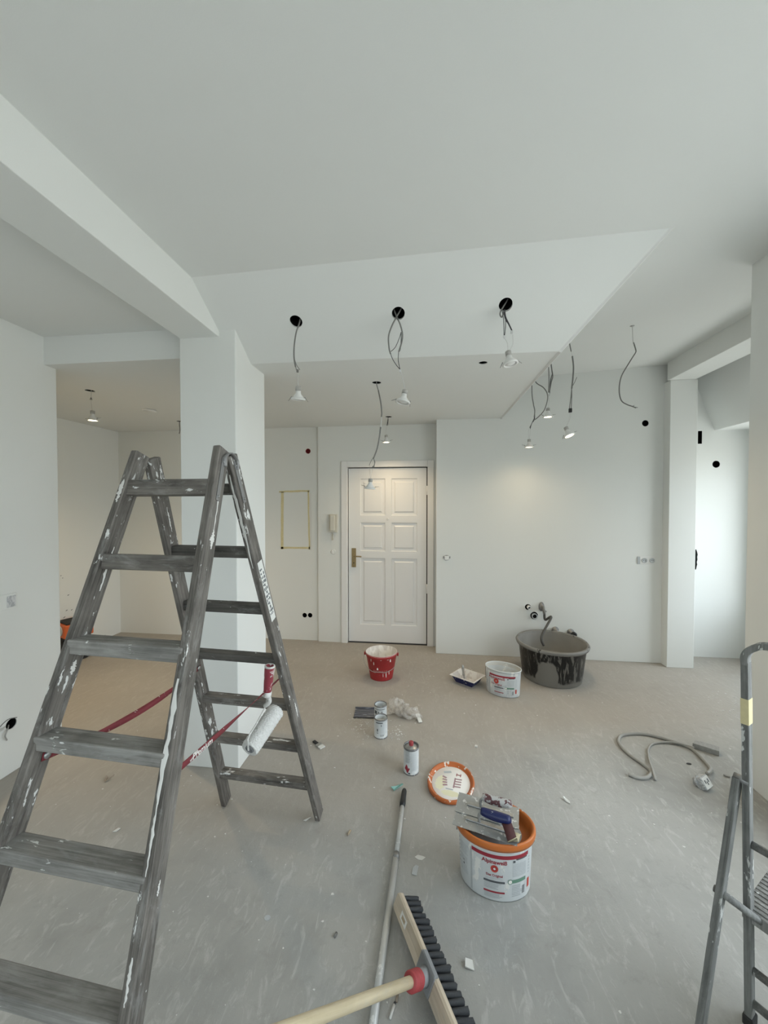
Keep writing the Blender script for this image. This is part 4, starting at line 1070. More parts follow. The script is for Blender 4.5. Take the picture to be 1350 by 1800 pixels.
# --- far open pail
p2t, W2 = pail('open oval white paint bucket with red band next to the mortar tub', (.630, 3.262), R(-24), .143, .104, .212, True, True, .92, 1.12, -.022)
for s0, w_, z0, z1 in ((.062, .006, .0, .032), (.078, .007, .0, .05), (.072, .004, .02, .075), (.115, .03, .172, .205)):
    sp = MB(); W2.patch(sp, s0, s0 + w_, z0 + .006, z1, 0, .0018); sp.build('paint_drip', 'paper_white', p2t, fix=False)
MB().tube([W2.pt(-.02, .082, .003), W2.pt(.02, .090, .0035), W2.pt(.052, .100, .003)], .0015, 6).build('brush_mark', 'print_grey', p2t)
hp_ = []
for i in range(15):
    f = i / 14; s_ = -.20 + .03 * math.sin(PI * f); hp_.append(W2.pt(-.190 + .02 * math.sin(f * PI), .19 - .10 * math.sin(PI * f * .5), .004))
MB().tube(hp_, .0018, 6).build('wire_handle', 'cable_grey', p2t)

# --- loose lid on the floor
lt = thing('pail_lid', 'loose oval orange bucket lid with paint-stained white underside on the floor', 'lid', (.132, 2.142, 0), R(-12))
MB().lathe([(.001, .002), (1.0, 0), (1.06, .004), (1.075, .016), (1.045, .024), (.985, .022), (.93, .012), (.88, .0085), (.001, .0085)], 64, .121, .150, cap0=False, cap1=False).build('rim', 'lid_orange_splashed', lt)
MB().lathe([(.87, .0088), (.86, .0098), (.001, .0098)], 48, .121, .150, cap0=False, cap1=False).build('disc', 'print_white', lt, fix=False)
pr = MB()
def pq(x, y, sx_, sy_, mi, rot=0):
    M = Matrix.Translation((x, y, .0104)) @ Matrix.Rotation(rot, 4, 'Z'); pr.add([M @ V((a_ * sx_, b_ * sy_, 0)) for a_, b_ in ((-1, -1), (1, -1), (1, 1), (-1, 1))], [(0, 1, 2, 3)], mi)
pq(.02, .0, .004, .040, 0)
for i in range(4): pq(.040, .034 - .02 * i, .017, .0045, 0, .1)
for i in range(4): pq(-.040 + .004 * i, .03 - .02 * i, .013, .006, 1, -.4 + .25 * i)
pq(.035, .068, .014, .003, 2); pq(.024, .068, .0025, .012, 2); pq(.046, .068, .0025, .012, 2); pq(.035, .070, .003, .003, 2)
pq(-.03, .075, .022, .008, 3, .35); pq(.0, -.055, .02, .004, 3)
mat('lid_stain', (.42, .27, .29), .6); mat('lid_stain_red', (.55, .20, .20), .6)
pr.build('faded_print', ['lid_stain', 'lid_stain', 'lid_stain_red', 'print_grey'], lt, fix=False)
pq2 = MB(); n = 24
for cx_, cy_, rx, ry in ((-.055, -.02, .028, .055), (.01, -.085, .05, .022)):
    pq2.add([(cx_ + rx * (1 + .12 * math.sin(3 * j)) * math.cos(2 * PI * j / n), cy_ + ry * (1 + .1 * math.cos(2 * j)) * math.sin(2 * PI * j / n), .0101) for j in range(n)], [tuple(range(n))])
mat('stain_yellow', (.80, .77, .56), .7); pq2.build('yellow_stain', 'stain_yellow', lt, fix=False)

# ------------------------------------------------------------------ trowels and sandpaper on the near pail
ZT = .247
def trowel(label, p_left, p_right, width, toward, z, handle_px, grip_mat, hz):
    """flat steel float: front edge p_left..p_right, blade reaches by width towards `toward`"""
    L = (p_right - p_left).length; x = (p_right - p_left).normalized(); y = V((0, 0, 1)).cross(x)
    if y.dot(toward) < 0: y = -y
    M = Matrix((x, y, x.cross(y))).transposed().to_4x4(); M.translation = p_left
    if M.to_3x3().determinant() < 0: pass
    t = thing('plastering_trowel', label, 'trowel', p_left + x * L / 2 + y * width / 2, 0, 'trowels on the bucket')
    b = MB(); N = 10; v = []
    for i in range(N + 1):
        f = i / N; j = random.uniform(-.0012, .0012) if 0 < i < N else 0
        for w_ in (0, width): v.append((L * f, w_ + j, 0))
    bl = MB().add([(q[0], q[1], zz) for zz in (0, .0016) for q in v], [(2 * i, 2 * i + 1, 2 * i + 3, 2 * i + 2) for i in range(N)] + [(2 * N + 2 + 2 * i, 2 * N + 4 + 2 * i, 2 * N + 5 + 2 * i, 2 * N + 3 + 2 * i) for i in range(N)]
                  + [(0, 2 * N + 2, 2 * N + 3, 1), (2 * N, 2 * N + 1, 4 * N + 3, 4 * N + 2)] + [(2 * i, 2 * i + 2, 2 * N + 4 + 2 * i, 2 * N + 2 + 2 * i) for i in range(N)] + [(2 * i + 1, 2 * N + 3 + 2 * i, 2 * N + 5 + 2 * i, 2 * i + 3) for i in range(N)])
    bl.build('blade', 'trowel_steel', t, M)
    zl = .0017
    c = width * .5; x0, x1 = L * .18, L * .92
    MB().box(x0, x1, c - .010, c + .010, zl, zl + .006).build('spine', 'steel', t, M, .002)
    g0, g1 = L * .42, L * .88
    MB().tube(crv([(g0 - .004, c, zl + .004), (g0 - .008, c, zl + .020), (g0 - .004, c, zl + .036), (g0 + .01, c, zl + hz)], 4), .006, 8).build('shank', 'trowel_steel', t, M)
    k = 12; pts = [(g0 + (g1 - g0) * i / k, c, zl + hz - .004 * math.sin(PI * i / k) + (.004 if i == k else 0)) for i in range(k + 1)]
    MB().tube(pts, [.012, .0155] + [.0165 + .002 * math.sin(PI * i / 9) for i in range(9)] + [.0165, .012], 14).build('grip', grip_mat, t, M)
    return t, M
fB0, fB1 = fl(795, 1449, ZT), fl(909, 1488, ZT)
zB = ZT + .012
tB, MBt = trowel('steel trowel with blue grip lying in front on the oval bucket', fB0, fB1, .105, V((0, 1, 0)), ZT, None, 'grip_blue', .052)
fA0, fA1 = fl(793, 1434, ZT + .008), fl(905, 1462, ZT + .008)
dirA = (fB1 - fB0).normalized(); yA = V((0, 0, 1)).cross(dirA); fA0 = fB0 + yA * .067 - dirA * .006 + V((0, 0, .003)); fA1 = fA0 + (Matrix.Rotation(R(3), 4, 'Z') @ dirA) * .26
tA, MAt = trowel('steel trowel with paint-caked maroon grip lying behind the blue one', fA0, fA1, .115, V((0, 1, 0)), ZT, None, 'trowel_grip', .050)
# folded sandpaper
q = fl(897, 1470, ZT + .008)
t = thing('sandpaper_piece', 'curled maroon sandpaper with beige back on the trowel blade', 'sandpaper', q)
pts = []; wds = []
pr_ = [(-.012, .034, .026), (-.010, .020, .034), (-.008, .004, .033), (-.004, -.014, .026), (.0, -.026, .014), (.004, -.024, .004), (.010, -.012, .003), (.018, .002, .006), (.026, .014, .004)]
pts = crv([q + V(p_) for p_ in pr_], 4); wd_ = V((.9, .25, .0))
MB().ribbon(pts, [wd_] * len(pts), .020, .0006).build('grit_side', 'maroon_paper', t, IDM)
MB().ribbon([p_ + V((0, -.0011, .0013)) for p_ in pts[17:]], [wd_] * len(pts[17:]), .0195, .0005).build('paper_back', 'sand_back', t, IDM)

# ------------------------------------------------------------------ cans and bits around them
def can(label, x, y, r, hh, filling, prints):
    t = thing('paint_can', label, 'paint can', (x, y, 0), 0, 'small paint cans')
    MB().lathe([(r * .96, .0), (r * 1.02, .001), (r * 1.02, .004), (r, .006), (r, hh - .006), (r * 1.02, hh - .004), (r * 1.02, hh), (r * .90, hh), (r * .88, hh - .006), (r * .86, hh - .010), (r * .86, .012), (.0008, .012)], 36, cap1=False).build('body', 'bucket_white', t)
    MB().lathe([(r * 1.022, hh - .0055), (r * 1.035, hh - .003), (r * 1.022, hh + .0006), (r * .90, hh + .0012), (r * .875, hh - .004)], 36, cap0=False, cap1=False).build('rim', 'can_rim', t)
    MB().lathe([(r * 1.025, 0), (r * 1.03, .003), (r * 1.01, .0055)], 36, cap0=False, cap1=False).build('foot_rim', 'can_rim', t)
    MB().lathe([(r * .862, hh - .03), (.0008, hh - .032)], 36, cap0=False, cap1=False).build('paint', filling, t, fix=False)
    Wc = Wrap(r, r, hh, 0); b = MB()
    for s0, s1, z0, z1, mi in prints: Wc.patch(b, s0, s1, z0, z1, mi)
    b.build('label_print', PR, t, fix=False); return t
pr1 = [(-.03, .018, .105, .112, 5), (.006, .012, .085, .098, 5), (-.022, -.014, .050, .068, 5), (-.024, -.012, .038, .042, 5), (-.022, -.014, .075, .09, 4)] + [(-.002, .03, .03 + .008 * i, .034 + .008 * i, 4) for i in range(9)] + [(.0, .028, .018, .038, 6)]
pr1[-1] = (.0, .028, .018, .030, 3)
can('open white paint can standing in front of a second can', -.314, 2.545, .0455, .126, 'pail_inside', pr1)
pr2 = [(-.045, -.022, .066, .09, 5), (-.012, -.006, .068, .088, 5), (.010, .020, .068, .088, 5), (.013, .017, .073, .083, 2), (-.04, .04, .10, .104, 5), (-.03, .03, .03, .034, 3)]
can('white paint can with black label print, half hidden behind the open can', -.338, 2.722, .0455, .122, 'print_grey', pr2)

st = thing('solvent_can', 'white metal solvent can with red screw cap and red hazard diamond', 'can', (-.094, 2.222, 0)); r = .0445; hh = .152
MB().lathe([(r * .97, 0), (r * 1.02, .002), (r, .006), (r, hh - .008)], 36, cap1=False).build('body', 'bucket_white', st)
MB().lathe([(r, hh - .010), (r * 1.03, hh - .006), (r * 1.03, hh), (r * .93, hh + .001), (r * .90, hh - .007)], 36, cap0=False, cap1=False).build('rim', 'can_rim', st)
MB().lathe([(r * .91, hh - .008), (r * .6, hh - .002), (r * .36, hh + .004), (.0008, hh + .004)], 36, cap0=False, cap1=False).build('top', 'steel', st, fix=False)
MB().lathe([(r * 1.022, 0), (r * 1.03, .003), (r * 1.0, .006)], 36, cap0=False, cap1=False).build('foot_rim', 'can_rim', st)
MB().lathe([(.013, hh + .002), (.0135, hh + .020), (.011, hh + .024)], 14, smooth=False).build('screw_cap', 'collar_red', st)
Wc = Wrap(r, r, hh, 0); b = MB()
for i in range(10): Wc.patch(b, -.034, -.002 - random.uniform(0, .008), .075 + .007 * i - (0 if i % 3 else .001), .0785 + .007 * i, 3)
for i in range(13): Wc.patch(b, .006, .034, .03 + .008 * i, .0335 + .008 * i, 4)
Wc.patch(b, .001, .0018, .01, .145, 3); Wc.patch(b, -.016, -.004, .010, .018, 5)
dm = [Wc.pt(-.022 + dx, .036 + dz, .001) for dx, dz in ((-.006, .026), (.016, .004), (.002, -.024), (-.018, -.002))]; b.add(dm, [(0, 1, 2, 3)], 0)
b.build('label_print', PR, st, fix=False)

# shallow dark tray behind the cans
t = thing('sanding_plate', 'flat glossy grey ribbed tray insert lying behind the cans', 'tray', (-.46, 2.80, 0), R(4))
MB().box(-.085, .085, -.062, .062, .0, .004).build('base', 'glossy_plate', t, None, .001)
for i in range(5): MB().box(-.082, .082, -.05 + i * .024, -.044 + i * .024, .004, .008).build('rib', 'glossy_plate', t, None, .001)
MB().box(-.086, .086, .060, .066, 0, .016).build('back_rim', 'glossy_plate', t, None, .001)
MB().box(-.086, .086, -.066, -.061, 0, .006).build('front_rim', 'black_plastic', t, None, .001)

# crumpled clear bag with white card
t = thing('plastic_bag', 'crumpled clear plastic bag with a white tab lying beside the cans', 'bag', (-.17, 2.80, 0))
def blob(c, rx, ry, rz_, seed, n=20, k=13, amp=.34):
    rnd = random.Random(seed); ph = [(rnd.uniform(0, 6), rnd.uniform(2, 7), rnd.uniform(2, 6)) for _ in range(6)]
    vs_ = []; fs = []
    for i in range(k + 1):
        la = -PI / 2 + PI * i / k
        for j in range(n):
            lo = 2 * PI * j / n; d = 1 + sum(amp / 4 * math.sin(f1 * lo + f2 * la + p_) for p_, f1, f2 in [(a_, round(b_), c_) for a_, b_, c_ in ph]) + rnd.uniform(-.05, .05)
            vs_.append(V((c[0] + rx * d * math.cos(la) * math.cos(lo), c[1] + ry * d * math.cos(la) * math.sin(lo), max(.0015, c[2] + rz_ * d * math.sin(la)))))
    for i in range(k):
        for j in range(n): fs.append((i * n + j, i * n + (j + 1) % n, i * n + n + (j + 1) % n, i * n + n + j))
    return vs_, fs
b = MB()
for bi, (c, rx, ry, rz_, sd_) in enumerate((((-.05, .05, .042), .055, .045, .05, 3), ((.0, .01, .030), .06, .05, .04, 4), ((.06, -.02, .030), .06, .045, .035, 5), ((-.10, .02, .012), .035, .03, .015, 6))):
    v, f = blob(c, rx, ry, rz_, sd_, 28, 18, .5); v = [V((q_.x, q_.y, q_.z + .0025 * bi + .004 * abs(math.sin(60 * q_.x)) * (q_.z < .003))) for q_ in v]; b.add(v, f, 0, True)
b.build('film', 'bag_film', t, fix=False)
v, f = blob((.01, .005, .02), .045, .028, .022, 9, 14, 8, .2); MB().add(v, f, 0, True).build('content', 'chip_brown', t)
MB().box(-.014, .014, -.040, .040, -.003, .003).build('white_tab', 'paper_white', t, WM[t.name] @ Matrix.Translation((.108, -.045, .018)) @ Matrix.Rotation(R(20), 4, 'Z') @ Matrix.Rotation(R(14), 4, 'X'), .002)

# ------------------------------------------------------------------ red bucket
rb = thing('red_bucket', 'red plastic bucket with white paint inside and wire handle before the door', 'bucket', (-.418, 3.432, 0), R(0)); h = .232; r0, r1 = .103, .142
MB().lathe([(.001, .004), (r0 * .97, .004), (r0, 0), (r0, .006), (r1 - .004, h - .03), (r1, h - .028), (r1 + .004, h), (r1, h + .002), (r1 - .004, h - .002)], 44, cap0=False, cap1=False).build('body', 'bucket_red', rb, fix=False)
MB().lathe([(r1 + .0042, h - .004), (r1 + .001, h + .003), (r1 - .004, h + .001), (r0 - .003, .008), (.001, .008)], 44, cap0=False, cap1=False).build('inner_wall', 'bucket_inner', rb, fix=False)
hp_ = []
for i in range(29):
    f = i / 28; a = PI + PI * f                                     # down over the front
    hp_.append(V(((r1 + .016) * math.cos(a) * (1 + .10 * math.sin(PI * f) * (1 if .1 < f < .9 else .6)), (r1 * .98) * math.sin(a) - .006, h - .022 - .118 * math.sin(PI * f) + (.008 if abs(f - .5) < .04 else 0))))
MB().tube(hp_, .0022, 7).build('wire_handle', 'cable_light', rb)
for sd in (-1, 1): MB().box(-.007, .007, -.014, .014, -.012, .012).build('handle_lug', 'bucket_red', rb, WM[rb.name] @ Matrix.Translation((sd * (r1 + .009), -.004, h - .022)), .003)
class WrapC(Wrap):
    def pt(self, s, z, off=.0007):
        rr = r0 + (r1 - r0) * z / h; t = -PI / 2 + s / rr
        return V(((rr + off) * math.cos(t), (rr + off) * math.sin(t), z))
Wr = WrapC(r1, r1, h, 0); b = MB(); Wr.text(b, 'BAUHAUS', .027, .004, .092, 0, .0006, .0012, 1.12)
mat('emboss_pink', (.52, .22, .21), .6); b.build('lettering', 'emboss_pink', rb, fix=False)
b = MB()
for s, z, l, w_ in ((-.02, .118, .022, .014), (.055, .062, .055, .006), (.028, .06, .035, .004), (.085, .078, .04, .006), (-.055, .165, .03, .007), (-.085, .19, .028, .006), (.10, .19, .03, .012), (.012, .205, .012, .012), (-.03, .208, .010, .02), (.075, .205, .012, .016)):
    k = 7; v = []
    for i in range(k):
        f = i / (k - 1); ww = w_ * (.35 + .65 * math.sin(PI * (f * .8 + .2))); v += [Wr.pt(s - ww / 2, z + l * (f - .5), .0012), Wr.pt(s + ww / 2, z + l * (f - .5), .0012)]
    b.add(v, [(2 * i, 2 * i + 1, 2 * i + 3, 2 * i + 2) for i in range(k - 1)], 0, True)
b.build('paint_splash', 'print_white', rb, fix=False)

# ------------------------------------------------------------------ blue paint tray with brush
t = thing('paint_tray', 'small blue paint tray with white lining and brush in it', 'paint tray', (.352, 3.405, 0), R(-36))
TW, TL, TH = .082, .115, .065
def tray_shell(w0, l0, w1, l1, z0, z1, lip):
    pts = lambda w_, l_, z: [(-w_, -l_, z), (w_, -l_, z), (w_, l_, z), (-w_, l_, z)]
    v = pts(w0, l0, z0) + pts(w1, l1, z1) + pts(w1 + lip, l1 + lip, z1) + pts(w1 + lip, l1 + lip, z1 - .004)
    f = [(0, 1, 2, 3)] + [(i * 4 + j, i * 4 + (j + 1) % 4, i * 4 + 4 + (j + 1) % 4, i * 4 + 4 + j) for i in range(3) for j in range(4)]
    return v, f
v, f = tray_shell(.078, .062, .112, .092, 0, TH, .0); MB().add(v[:8], f[:5]).build('shell', 'tray_blue', t, fix=False)
v, f = tray_shell(.074, .058, .110, .090, .008, TH, .012); MB().add(v, f).build('lining', 'tray_liner', t, fix=False)
br = thing('paint_brush', 'dark handled paint brush standing in the blue tray', 'brush', fl(815.5, 1193, .03))
A = fl(815.5, 1193, .02); B = oY(813, 1169, A.y - .01)
MB().tube([A, A.lerp(B, .35), A.lerp(B, .5), A.lerp(B, .8), B], [.008, .011, .009, .012, .009], 10).build('handle', 'steel', br, IDM)
MB().box(-.022, .022, -.007, .007, -.02, .03).build('ferrule', 'tray_liner', br, frame(A + V((0, 0, .002)), (1, .3, 0), B - A), .002)

# ------------------------------------------------------------------ mortar tub
tb = thing('mortar_tub', 'large black round mortar tub smeared with grey cement below the wall tap', 'tub', (1.128, 3.615, 0), R(0)); h = .325
o_ = [(.245, 0), (.252, .006), (.286, h - .03), (.292, h - .028)]
MB().lathe(o_, 64, cap1=False).build('body', 'tub_outer', tb)
MB().lathe([(.288, h - .032), (.306, h - .026), (.312, h - .008), (.304, h + .004), (.288, h + .002), (.283, h - .012)], 64, cap0=False, cap1=False).build('rim', 'tub_rim', tb, fix=False)
MB().lathe([(.285, h - .004), (.276, h - .05), (.262, .15), (.24, .135), (.15, .128), (.001, .132)], 64, cap0=False, cap1=False).build('mortar_lining', 'tub_inner', tb, fix=False)
b = MB()
for i in range(14):
    a = random.uniform(0, 2 * PI); rr = random.uniform(.02, .2); v, f = blob((rr * math.cos(a), rr * math.sin(a), .138), random.uniform(.01, .03), random.uniform(.01, .03), random.uniform(.006, .016), 30 + i, 10, 6, .3); b.add(v, f, 0, True)
o = b.build('mortar_crumbs', 'tub_inner', tb); o['kind'] = 'stuff'

# ------------------------------------------------------------------ cable with plug and mortar block
t = thing('extension_cable', 'thick grey cable looped on the floor ending in a socket box', 'cable', fl(1160, 1330))
cp = [(1105, 1361), (1118, 1366), (1135, 1367), (1144, 1361), (1142, 1353), (1127, 1341), (1107, 1327), (1092, 1312), (1087, 1302), (1092, 1293), (1108, 1290), (1130, 1290), (1155, 1295), (1185, 1304), (1215, 1316), (1235, 1334), (1248, 1349), (1249, 1358), (1243, 1368)]
P_ = [fl(*c, .009) for c in cp]; P_[-2].z = .02; P_[-1].z = .035; P_[3].z = .011
MB().tube(crv(P_, 6), .0098, 10).build('cable', 'cable_light', t, IDM)
cp = [(1152, 1371), (1147, 1358), (1142, 1340), (1139, 1320), (1145, 1309), (1158, 1305.5), (1180, 1306), (1205, 1312), (1220, 1318)]
P_ = [fl(*c, .007) for c in cp]; P_[1].z = .024; P_[2].z = .012; P_[-1].z = .019; P_[-2].z = .016; P_[-3].z = .012
MB().tube(crv(P_, 6), .0068, 8).build('thin_cable', 'cable_light', t, IDM)
for d in (0, 1): MB().tube([fl(1150, 1369, .008), fl(1153 - d * 4, 1372 - d, .004)], .0022, 6).build('bare_end', 'zinc', t, IDM)
q = fl(1239, 1375, .036); M = frame(q, (1, .5, .2), (.35, -.75, .55))
sb = MB().box(-.030, .030, -.030, .030, -.036, .012).build('socket_box', 'plug_dusty', t, M, .005)
MB().box(-.026, .026, -.026, .026, .012, .0145).build('face', 'plastic_white', sb, M, .002)
for x_, y_ in ((-.012, .006), (.0, -.004), (.012, .006)): MB().box(x_ - .003, x_ + .003, y_ - .008, y_ + .008, .0145, .0155).build('pin_slot', 'print_dark', sb, M)
v, f = blob((q.x - .028, q.y + .016, .030), .020, .018, .024, 71, 14, 8, .35); MB().add(v, f, 0, True).build('plaster_lump', 'plug_dusty', t, IDM)
q = fl(1243, 1319); b = MB(); Mq = frame(q, (.87, -.5, 0), (0, 0, 1))
b.prism([(-.075, -.028), (.055, -.034), (.060, .024), (-.02, .032), (-.06, .02)], 0, .034, 0)
tag(b.build('mortar_block', 'mortar_block', None, Mq, .003), 'broken grey mortar block lying by the cable loop', 'rubble')

# ------------------------------------------------------------------ telescopic pole and broom
t = thing('telescopic_pole', 'paint-spattered aluminium telescopic pole with black tip lying on the floor', 'pole', fl(676, 1600))
A = fl(711, 1388, .016); Bm = fl(699, 1500, .013); Cc = fl(642, 1900, .015); D0 = (A - Cc).normalized()
k1 = Cc + D0 * ((A - Cc).length * .99)
tip = A; grip0 = fl(707.5, 1414, .016)
MB().tube([grip0, fl(697, 1502, .0148)], .0105, 14).build('inner_tube', 'pole_alu', t, frame(Cc, (1, 0, 0), D0) @ frame(Cc, (1, 0, 0), D0).inverted())
MB().tube([fl(697, 1500, .0148), fl(696, 1511, .0148)], .0135, 14).build('clamp_ring', 'zinc', t, IDM)
MB().tube([fl(696.5, 1504, .0148), Cc], .0128, 14).build('outer_tube', 'pole_alu', t, IDM)
MB().tube([tip, tip.lerp(grip0, .12), tip.lerp(grip0, .5), tip.lerp(grip0, .92), grip0 + (grip0 - tip) * .15], [.010, .0135, .0135, .0155, .0125], 14).build('tip_grip', 'black_plastic', t, IDM)
MB().lathe([(.009, 0), (.009, .0015)], 14).build('tip_hole', 'connector', t, frame(tip, (1, 0, 0), tip - grip0))

def broom():
    phi = R(24); E1 = fl(699, 1581, .058); E2 = fl(786, 1800, .058); e = (E2 - E1).normalized(); pl = V((0, 0, 1)).cross(e); pl = pl if pl.x < 0 else -pl
    nb = pl * math.cos(phi) + V((0, 0, 1)) * math.sin(phi); bd_ = e.cross(nb)
    L = .60
    t = thing('push_broom', 'wide wooden push broom with black bristles leaning on the ladder', 'broom', (E1 + e * L / 2) * 1.0 - V((0, 0, .058)))
    # board: local z along head, x = width, y = thickness
    hd_ = MB()
    pr_ = [(-.031, -.008), (-.031, .004), (-.026, .010), (.026, .010), (.031, .004), (.031, -.008)]
    M = frame(E1, bd_, e)
    s = 1 if (M.to_3x3() @ V((0, 1, 0))).dot(nb) > 0 else -1
    n = len(pr_); ks = [(0, .80), (.008, 1.0), (L - .008, 1.0), (L, .80)]
    v = [(x * k_, s * y, z) for z, k_ in ks for x, y in pr_]
    f = [(i * n + j, i * n + (j + 1) % n, i * n + n + (j + 1) % n, i * n + n + j) for i in range(3) for j in range(n)] + [tuple(reversed(range(n))), tuple(range(3 * n, 4 * n))]
    hd_.add(v, f); ho = hd_.build('head', 'broom_wood', t, M)
    MB().box(-.012, .012, s * .0100, s * .0108, .055, .10).build('stamp', 'paper_white', ho, M)
    MB().box(-.006, .006, s * .0108, s * .0113, .065, .09).build('stamp_print', 'cork', ho, M)
    # bristle tufts, four rows
    for row in range(4):
        for i in range(27):
            z = .016 + i * (L - .032) / 26 + (row % 2) * .006; x = -.021 + row * .014
            k_ = 9; rr = .0080; b = MB(); vv = []; a0 = random.uniform(0, 1)
            ll = .066 + random.uniform(-.003, .003); sx_ = random.uniform(-.003, .003); sz_ = random.uniform(-.003, .003)
            for (q_, sc_) in ((-.006, .75), (-.03, 1.0), (-.006 - ll, 1.28)):
                fr_ = (-q_ - .006) / ll
                for j in range(k_):
                    a = 2 * PI * j / k_ + a0; vv.append((x + sx_ * fr_ + rr * sc_ * math.cos(a), s * (q_ + (random.uniform(-.003, .003) if q_ < -.05 else 0)), z + sz_ * fr_ + rr * sc_ * math.sin(a)))
            b.add(vv, [(i2 * k_ + j, i2 * k_ + (j + 1) % k_, i2 * k_ + k_ + (j + 1) % k_, i2 * k_ + k_ + j) for i2 in range(2) for j in range(k_)] + [tuple(range(2 * k_, 3 * k_))], 0, True)
            b.build('bristle_tuft', 'bristle', t, M)
    # socket bracket and handle
    zc_ = .335; zc_ = min(range(0, 600), key=lambda i: (px(M @ V((0, 0, i / 1000)))[1] - 1716) ** 2) / 1000
    C = M @ V((0, s * .010, zc_))
    Pn = CAM + ray(545, 1793) * .86; hdir = (Pn - C).normalized()
    br_ = MB().box(-.034, .028, s * .009, s * .014, zc_ - .048, zc_ + .040).build('bracket', 'grey_plastic', t, M, .004)
    for x_ in (-.033,): MB().box(x_ - .004, x_ + .004, s * -.004, s * .012, zc_ - .044, zc_ + .036).build('bracket_flange', 'grey_plastic', br_, M, .002)
    MB().tube([C - hdir * .004, C + hdir * .02, C + hdir * .06], [.026, .022, .019], 18).build('handle_socket', 'grey_plastic', t, IDM)
    MB().tube([C + hdir * (.045 + .004 * i) for i in range(16)], [.021] + [.0225 + (.0022 if i % 3 else 0) for i in range(14)] + [.0205], 18).build('clamp_collar', 'collar_red', t, IDM)
    Lh = 1.22
    Mh = frame(C + hdir * .03, (0, 0, 1), hdir)
    MB().lathe([(.0135, 0), (.0135, Lh - .01), (.009, Lh)], 18).build('handle', 'handle_wood', t, Mh)
    return C, hdir, C + hdir * (Lh + .03)
bC, bD, bE = broom()

# ------------------------------------------------------------------ orange machine in the far room
q = fl(118, 1163); q = V((q.x - .02, q.y + .10, 0))
t = thing('site_vacuum', 'orange and black site vacuum standing behind the left wall', 'vacuum', q, R(-25))
MB().lathe([(.12, 0), (.135, .01), (.135, .05), (.12, .06)], 28).build('base', 'rubber', t)
MB().lathe([(.115, .055), (.118, .19), (.125, .20)], 28).build('drum', 'tool_silver', t)
for a in (-1.9, -1.2): MB().box(-.012, .012, -.006, .006, .06, .20).build('clasp', 'rubber', t, WM[t.name] @ Matrix.Translation((.122 * math.cos(a), .122 * math.sin(a), 0)) @ Matrix.Rotation(a + PI / 2, 4, 'Z'), .002)
MB().lathe([(.128, .20), (.132, .24), (.128, .245)], 28).build('band', 'rubber', t)
hb_ = MB().prism([(-.125, -.125), (.125, -.125), (.14, -.04), (.14, .12), (-.14, .12), (-.14, -.04)], .243, .375).build('motor_head', 'orange_tool', t, None, .012)
MB().prism([(-.10, -.10), (.11, -.10), (.125, .10), (-.125, .10)], .372, .392).build('top_cover', 'rubber', hb_, WM[t.name], .008)
MB().lathe([(.048, 0), (.046, .004), (.030, .005)], 24).build('round_badge', 'print_light', hb_, WM[t.name] @ frame((.045, -.126, .315), (1, 0, 0), (0, -1, 0)))

# ------------------------------------------------------------------ litter on the floor
def flake(name, label, cat, x, y, pts, th, m, bend=0.0, z0=.001, rz=0, up_=0.0):
    c = fl(x, y); M = Matrix.Translation(c + V((0, 0, z0))) @ Matrix.Rotation(rz, 4, 'Z')
    n = len(pts); v = [(px_, py_, bend * (px_ * px_) * 40 + up_ * py_ + zz) for zz in (0, th) for px_, py_ in pts]
    mn = min(q[2] for q in v); v = [(a_, b_, c_ - mn) for a_, b_, c_ in v]
    b = MB().add(v, [tuple(reversed(range(n))), tuple(range(n, 2 * n))] + [(i, (i + 1) % n, n + (i + 1) % n, n + i) for i in range(n)])
    o = b.build(name, m, None, M); tag(o, label, cat, 'paint chips on the floor' if name == 'paint_chip' else None); return o
flake('paint_chip', 'square white plaster chip lying right of the broom head', 'chip', 826, 1698, [(-.017, -.010), (.013, -.014), (.018, .012), (.010, .010), (-.014, .012)], .004, 'chip_white', .6, up_=.3)
flake('paint_chip', 'pointed white paint chip on open floor between lid and cable loop', 'chip', 996, 1409, [(-.016, .012), (-.004, .016), (.014, -.008), (.012, -.018), (-.006, -.004)], .003, 'chip_white', .8, up_=.4)
flake('paint_chip', 'tiny cubic plaster crumb between solvent can and far paint bucket', 'chip', 837, 1313, [(-.010, -.006), (.006, -.009), (.010, .006), (-.006, .009)], .008, 'chip_white')
flake('paint_chip', 'white flat flake just beside the ladder rear foot', 'chip', 540, 1441, [(-.016, -.012), (-.004, -.010), (.016, .012), (.006, .012)], .002, 'chip_white', .3)
flake('paint_chip', 'white flake under the front half of the tall ladder', 'chip', 205, 1460, [(-.010, -.012), (.004, -.008), (.012, .010), (-.002, .012)], .003, 'chip_white', .3)
flake('paint_chip', 'white chip at the right of the cable socket near the step stool', 'chip', 1277, 1365, [(-.014, .004), (.0, .012), (.018, -.004), (.012, -.012), (-.004, -.006)], .006, 'mortar_block', .3)
flake('paint_chip', 'thin translucent paint skin on the floor beside the pole', 'chip', 730, 1530, [(-.014, -.022), (.006, -.024), (.014, .018), (.002, .024), (-.010, .010)], .001, 'print_grey', .2)
flake('paint_chip', 'white dried paint blot left of the near bucket', 'chip', 738, 1508, [(-.024, .0), (-.010, .012), (.008, .010), (.026, .004), (.010, -.012), (-.008, -.010)], .0008, 'chip_white')
flake('paint_chip', 'folded brown leaf-like scrap under the tall ladder', 'scrap', 190, 1370, [(-.022, .010), (-.012, .012), (.0, -.014), (.024, .018), (.016, -.002), (.002, -.026), (-.010, -.014)], .004, 'chip_brown', .6)
flake('tape_scrap', 'curved teal tape scrap at the black tip of the pole', 'tape', 698.5, 1387, [(-.034, -.016), (-.016, -.020), (.032, .016), (.022, .030), (-.010, .014)], .005, 'teal', .4)
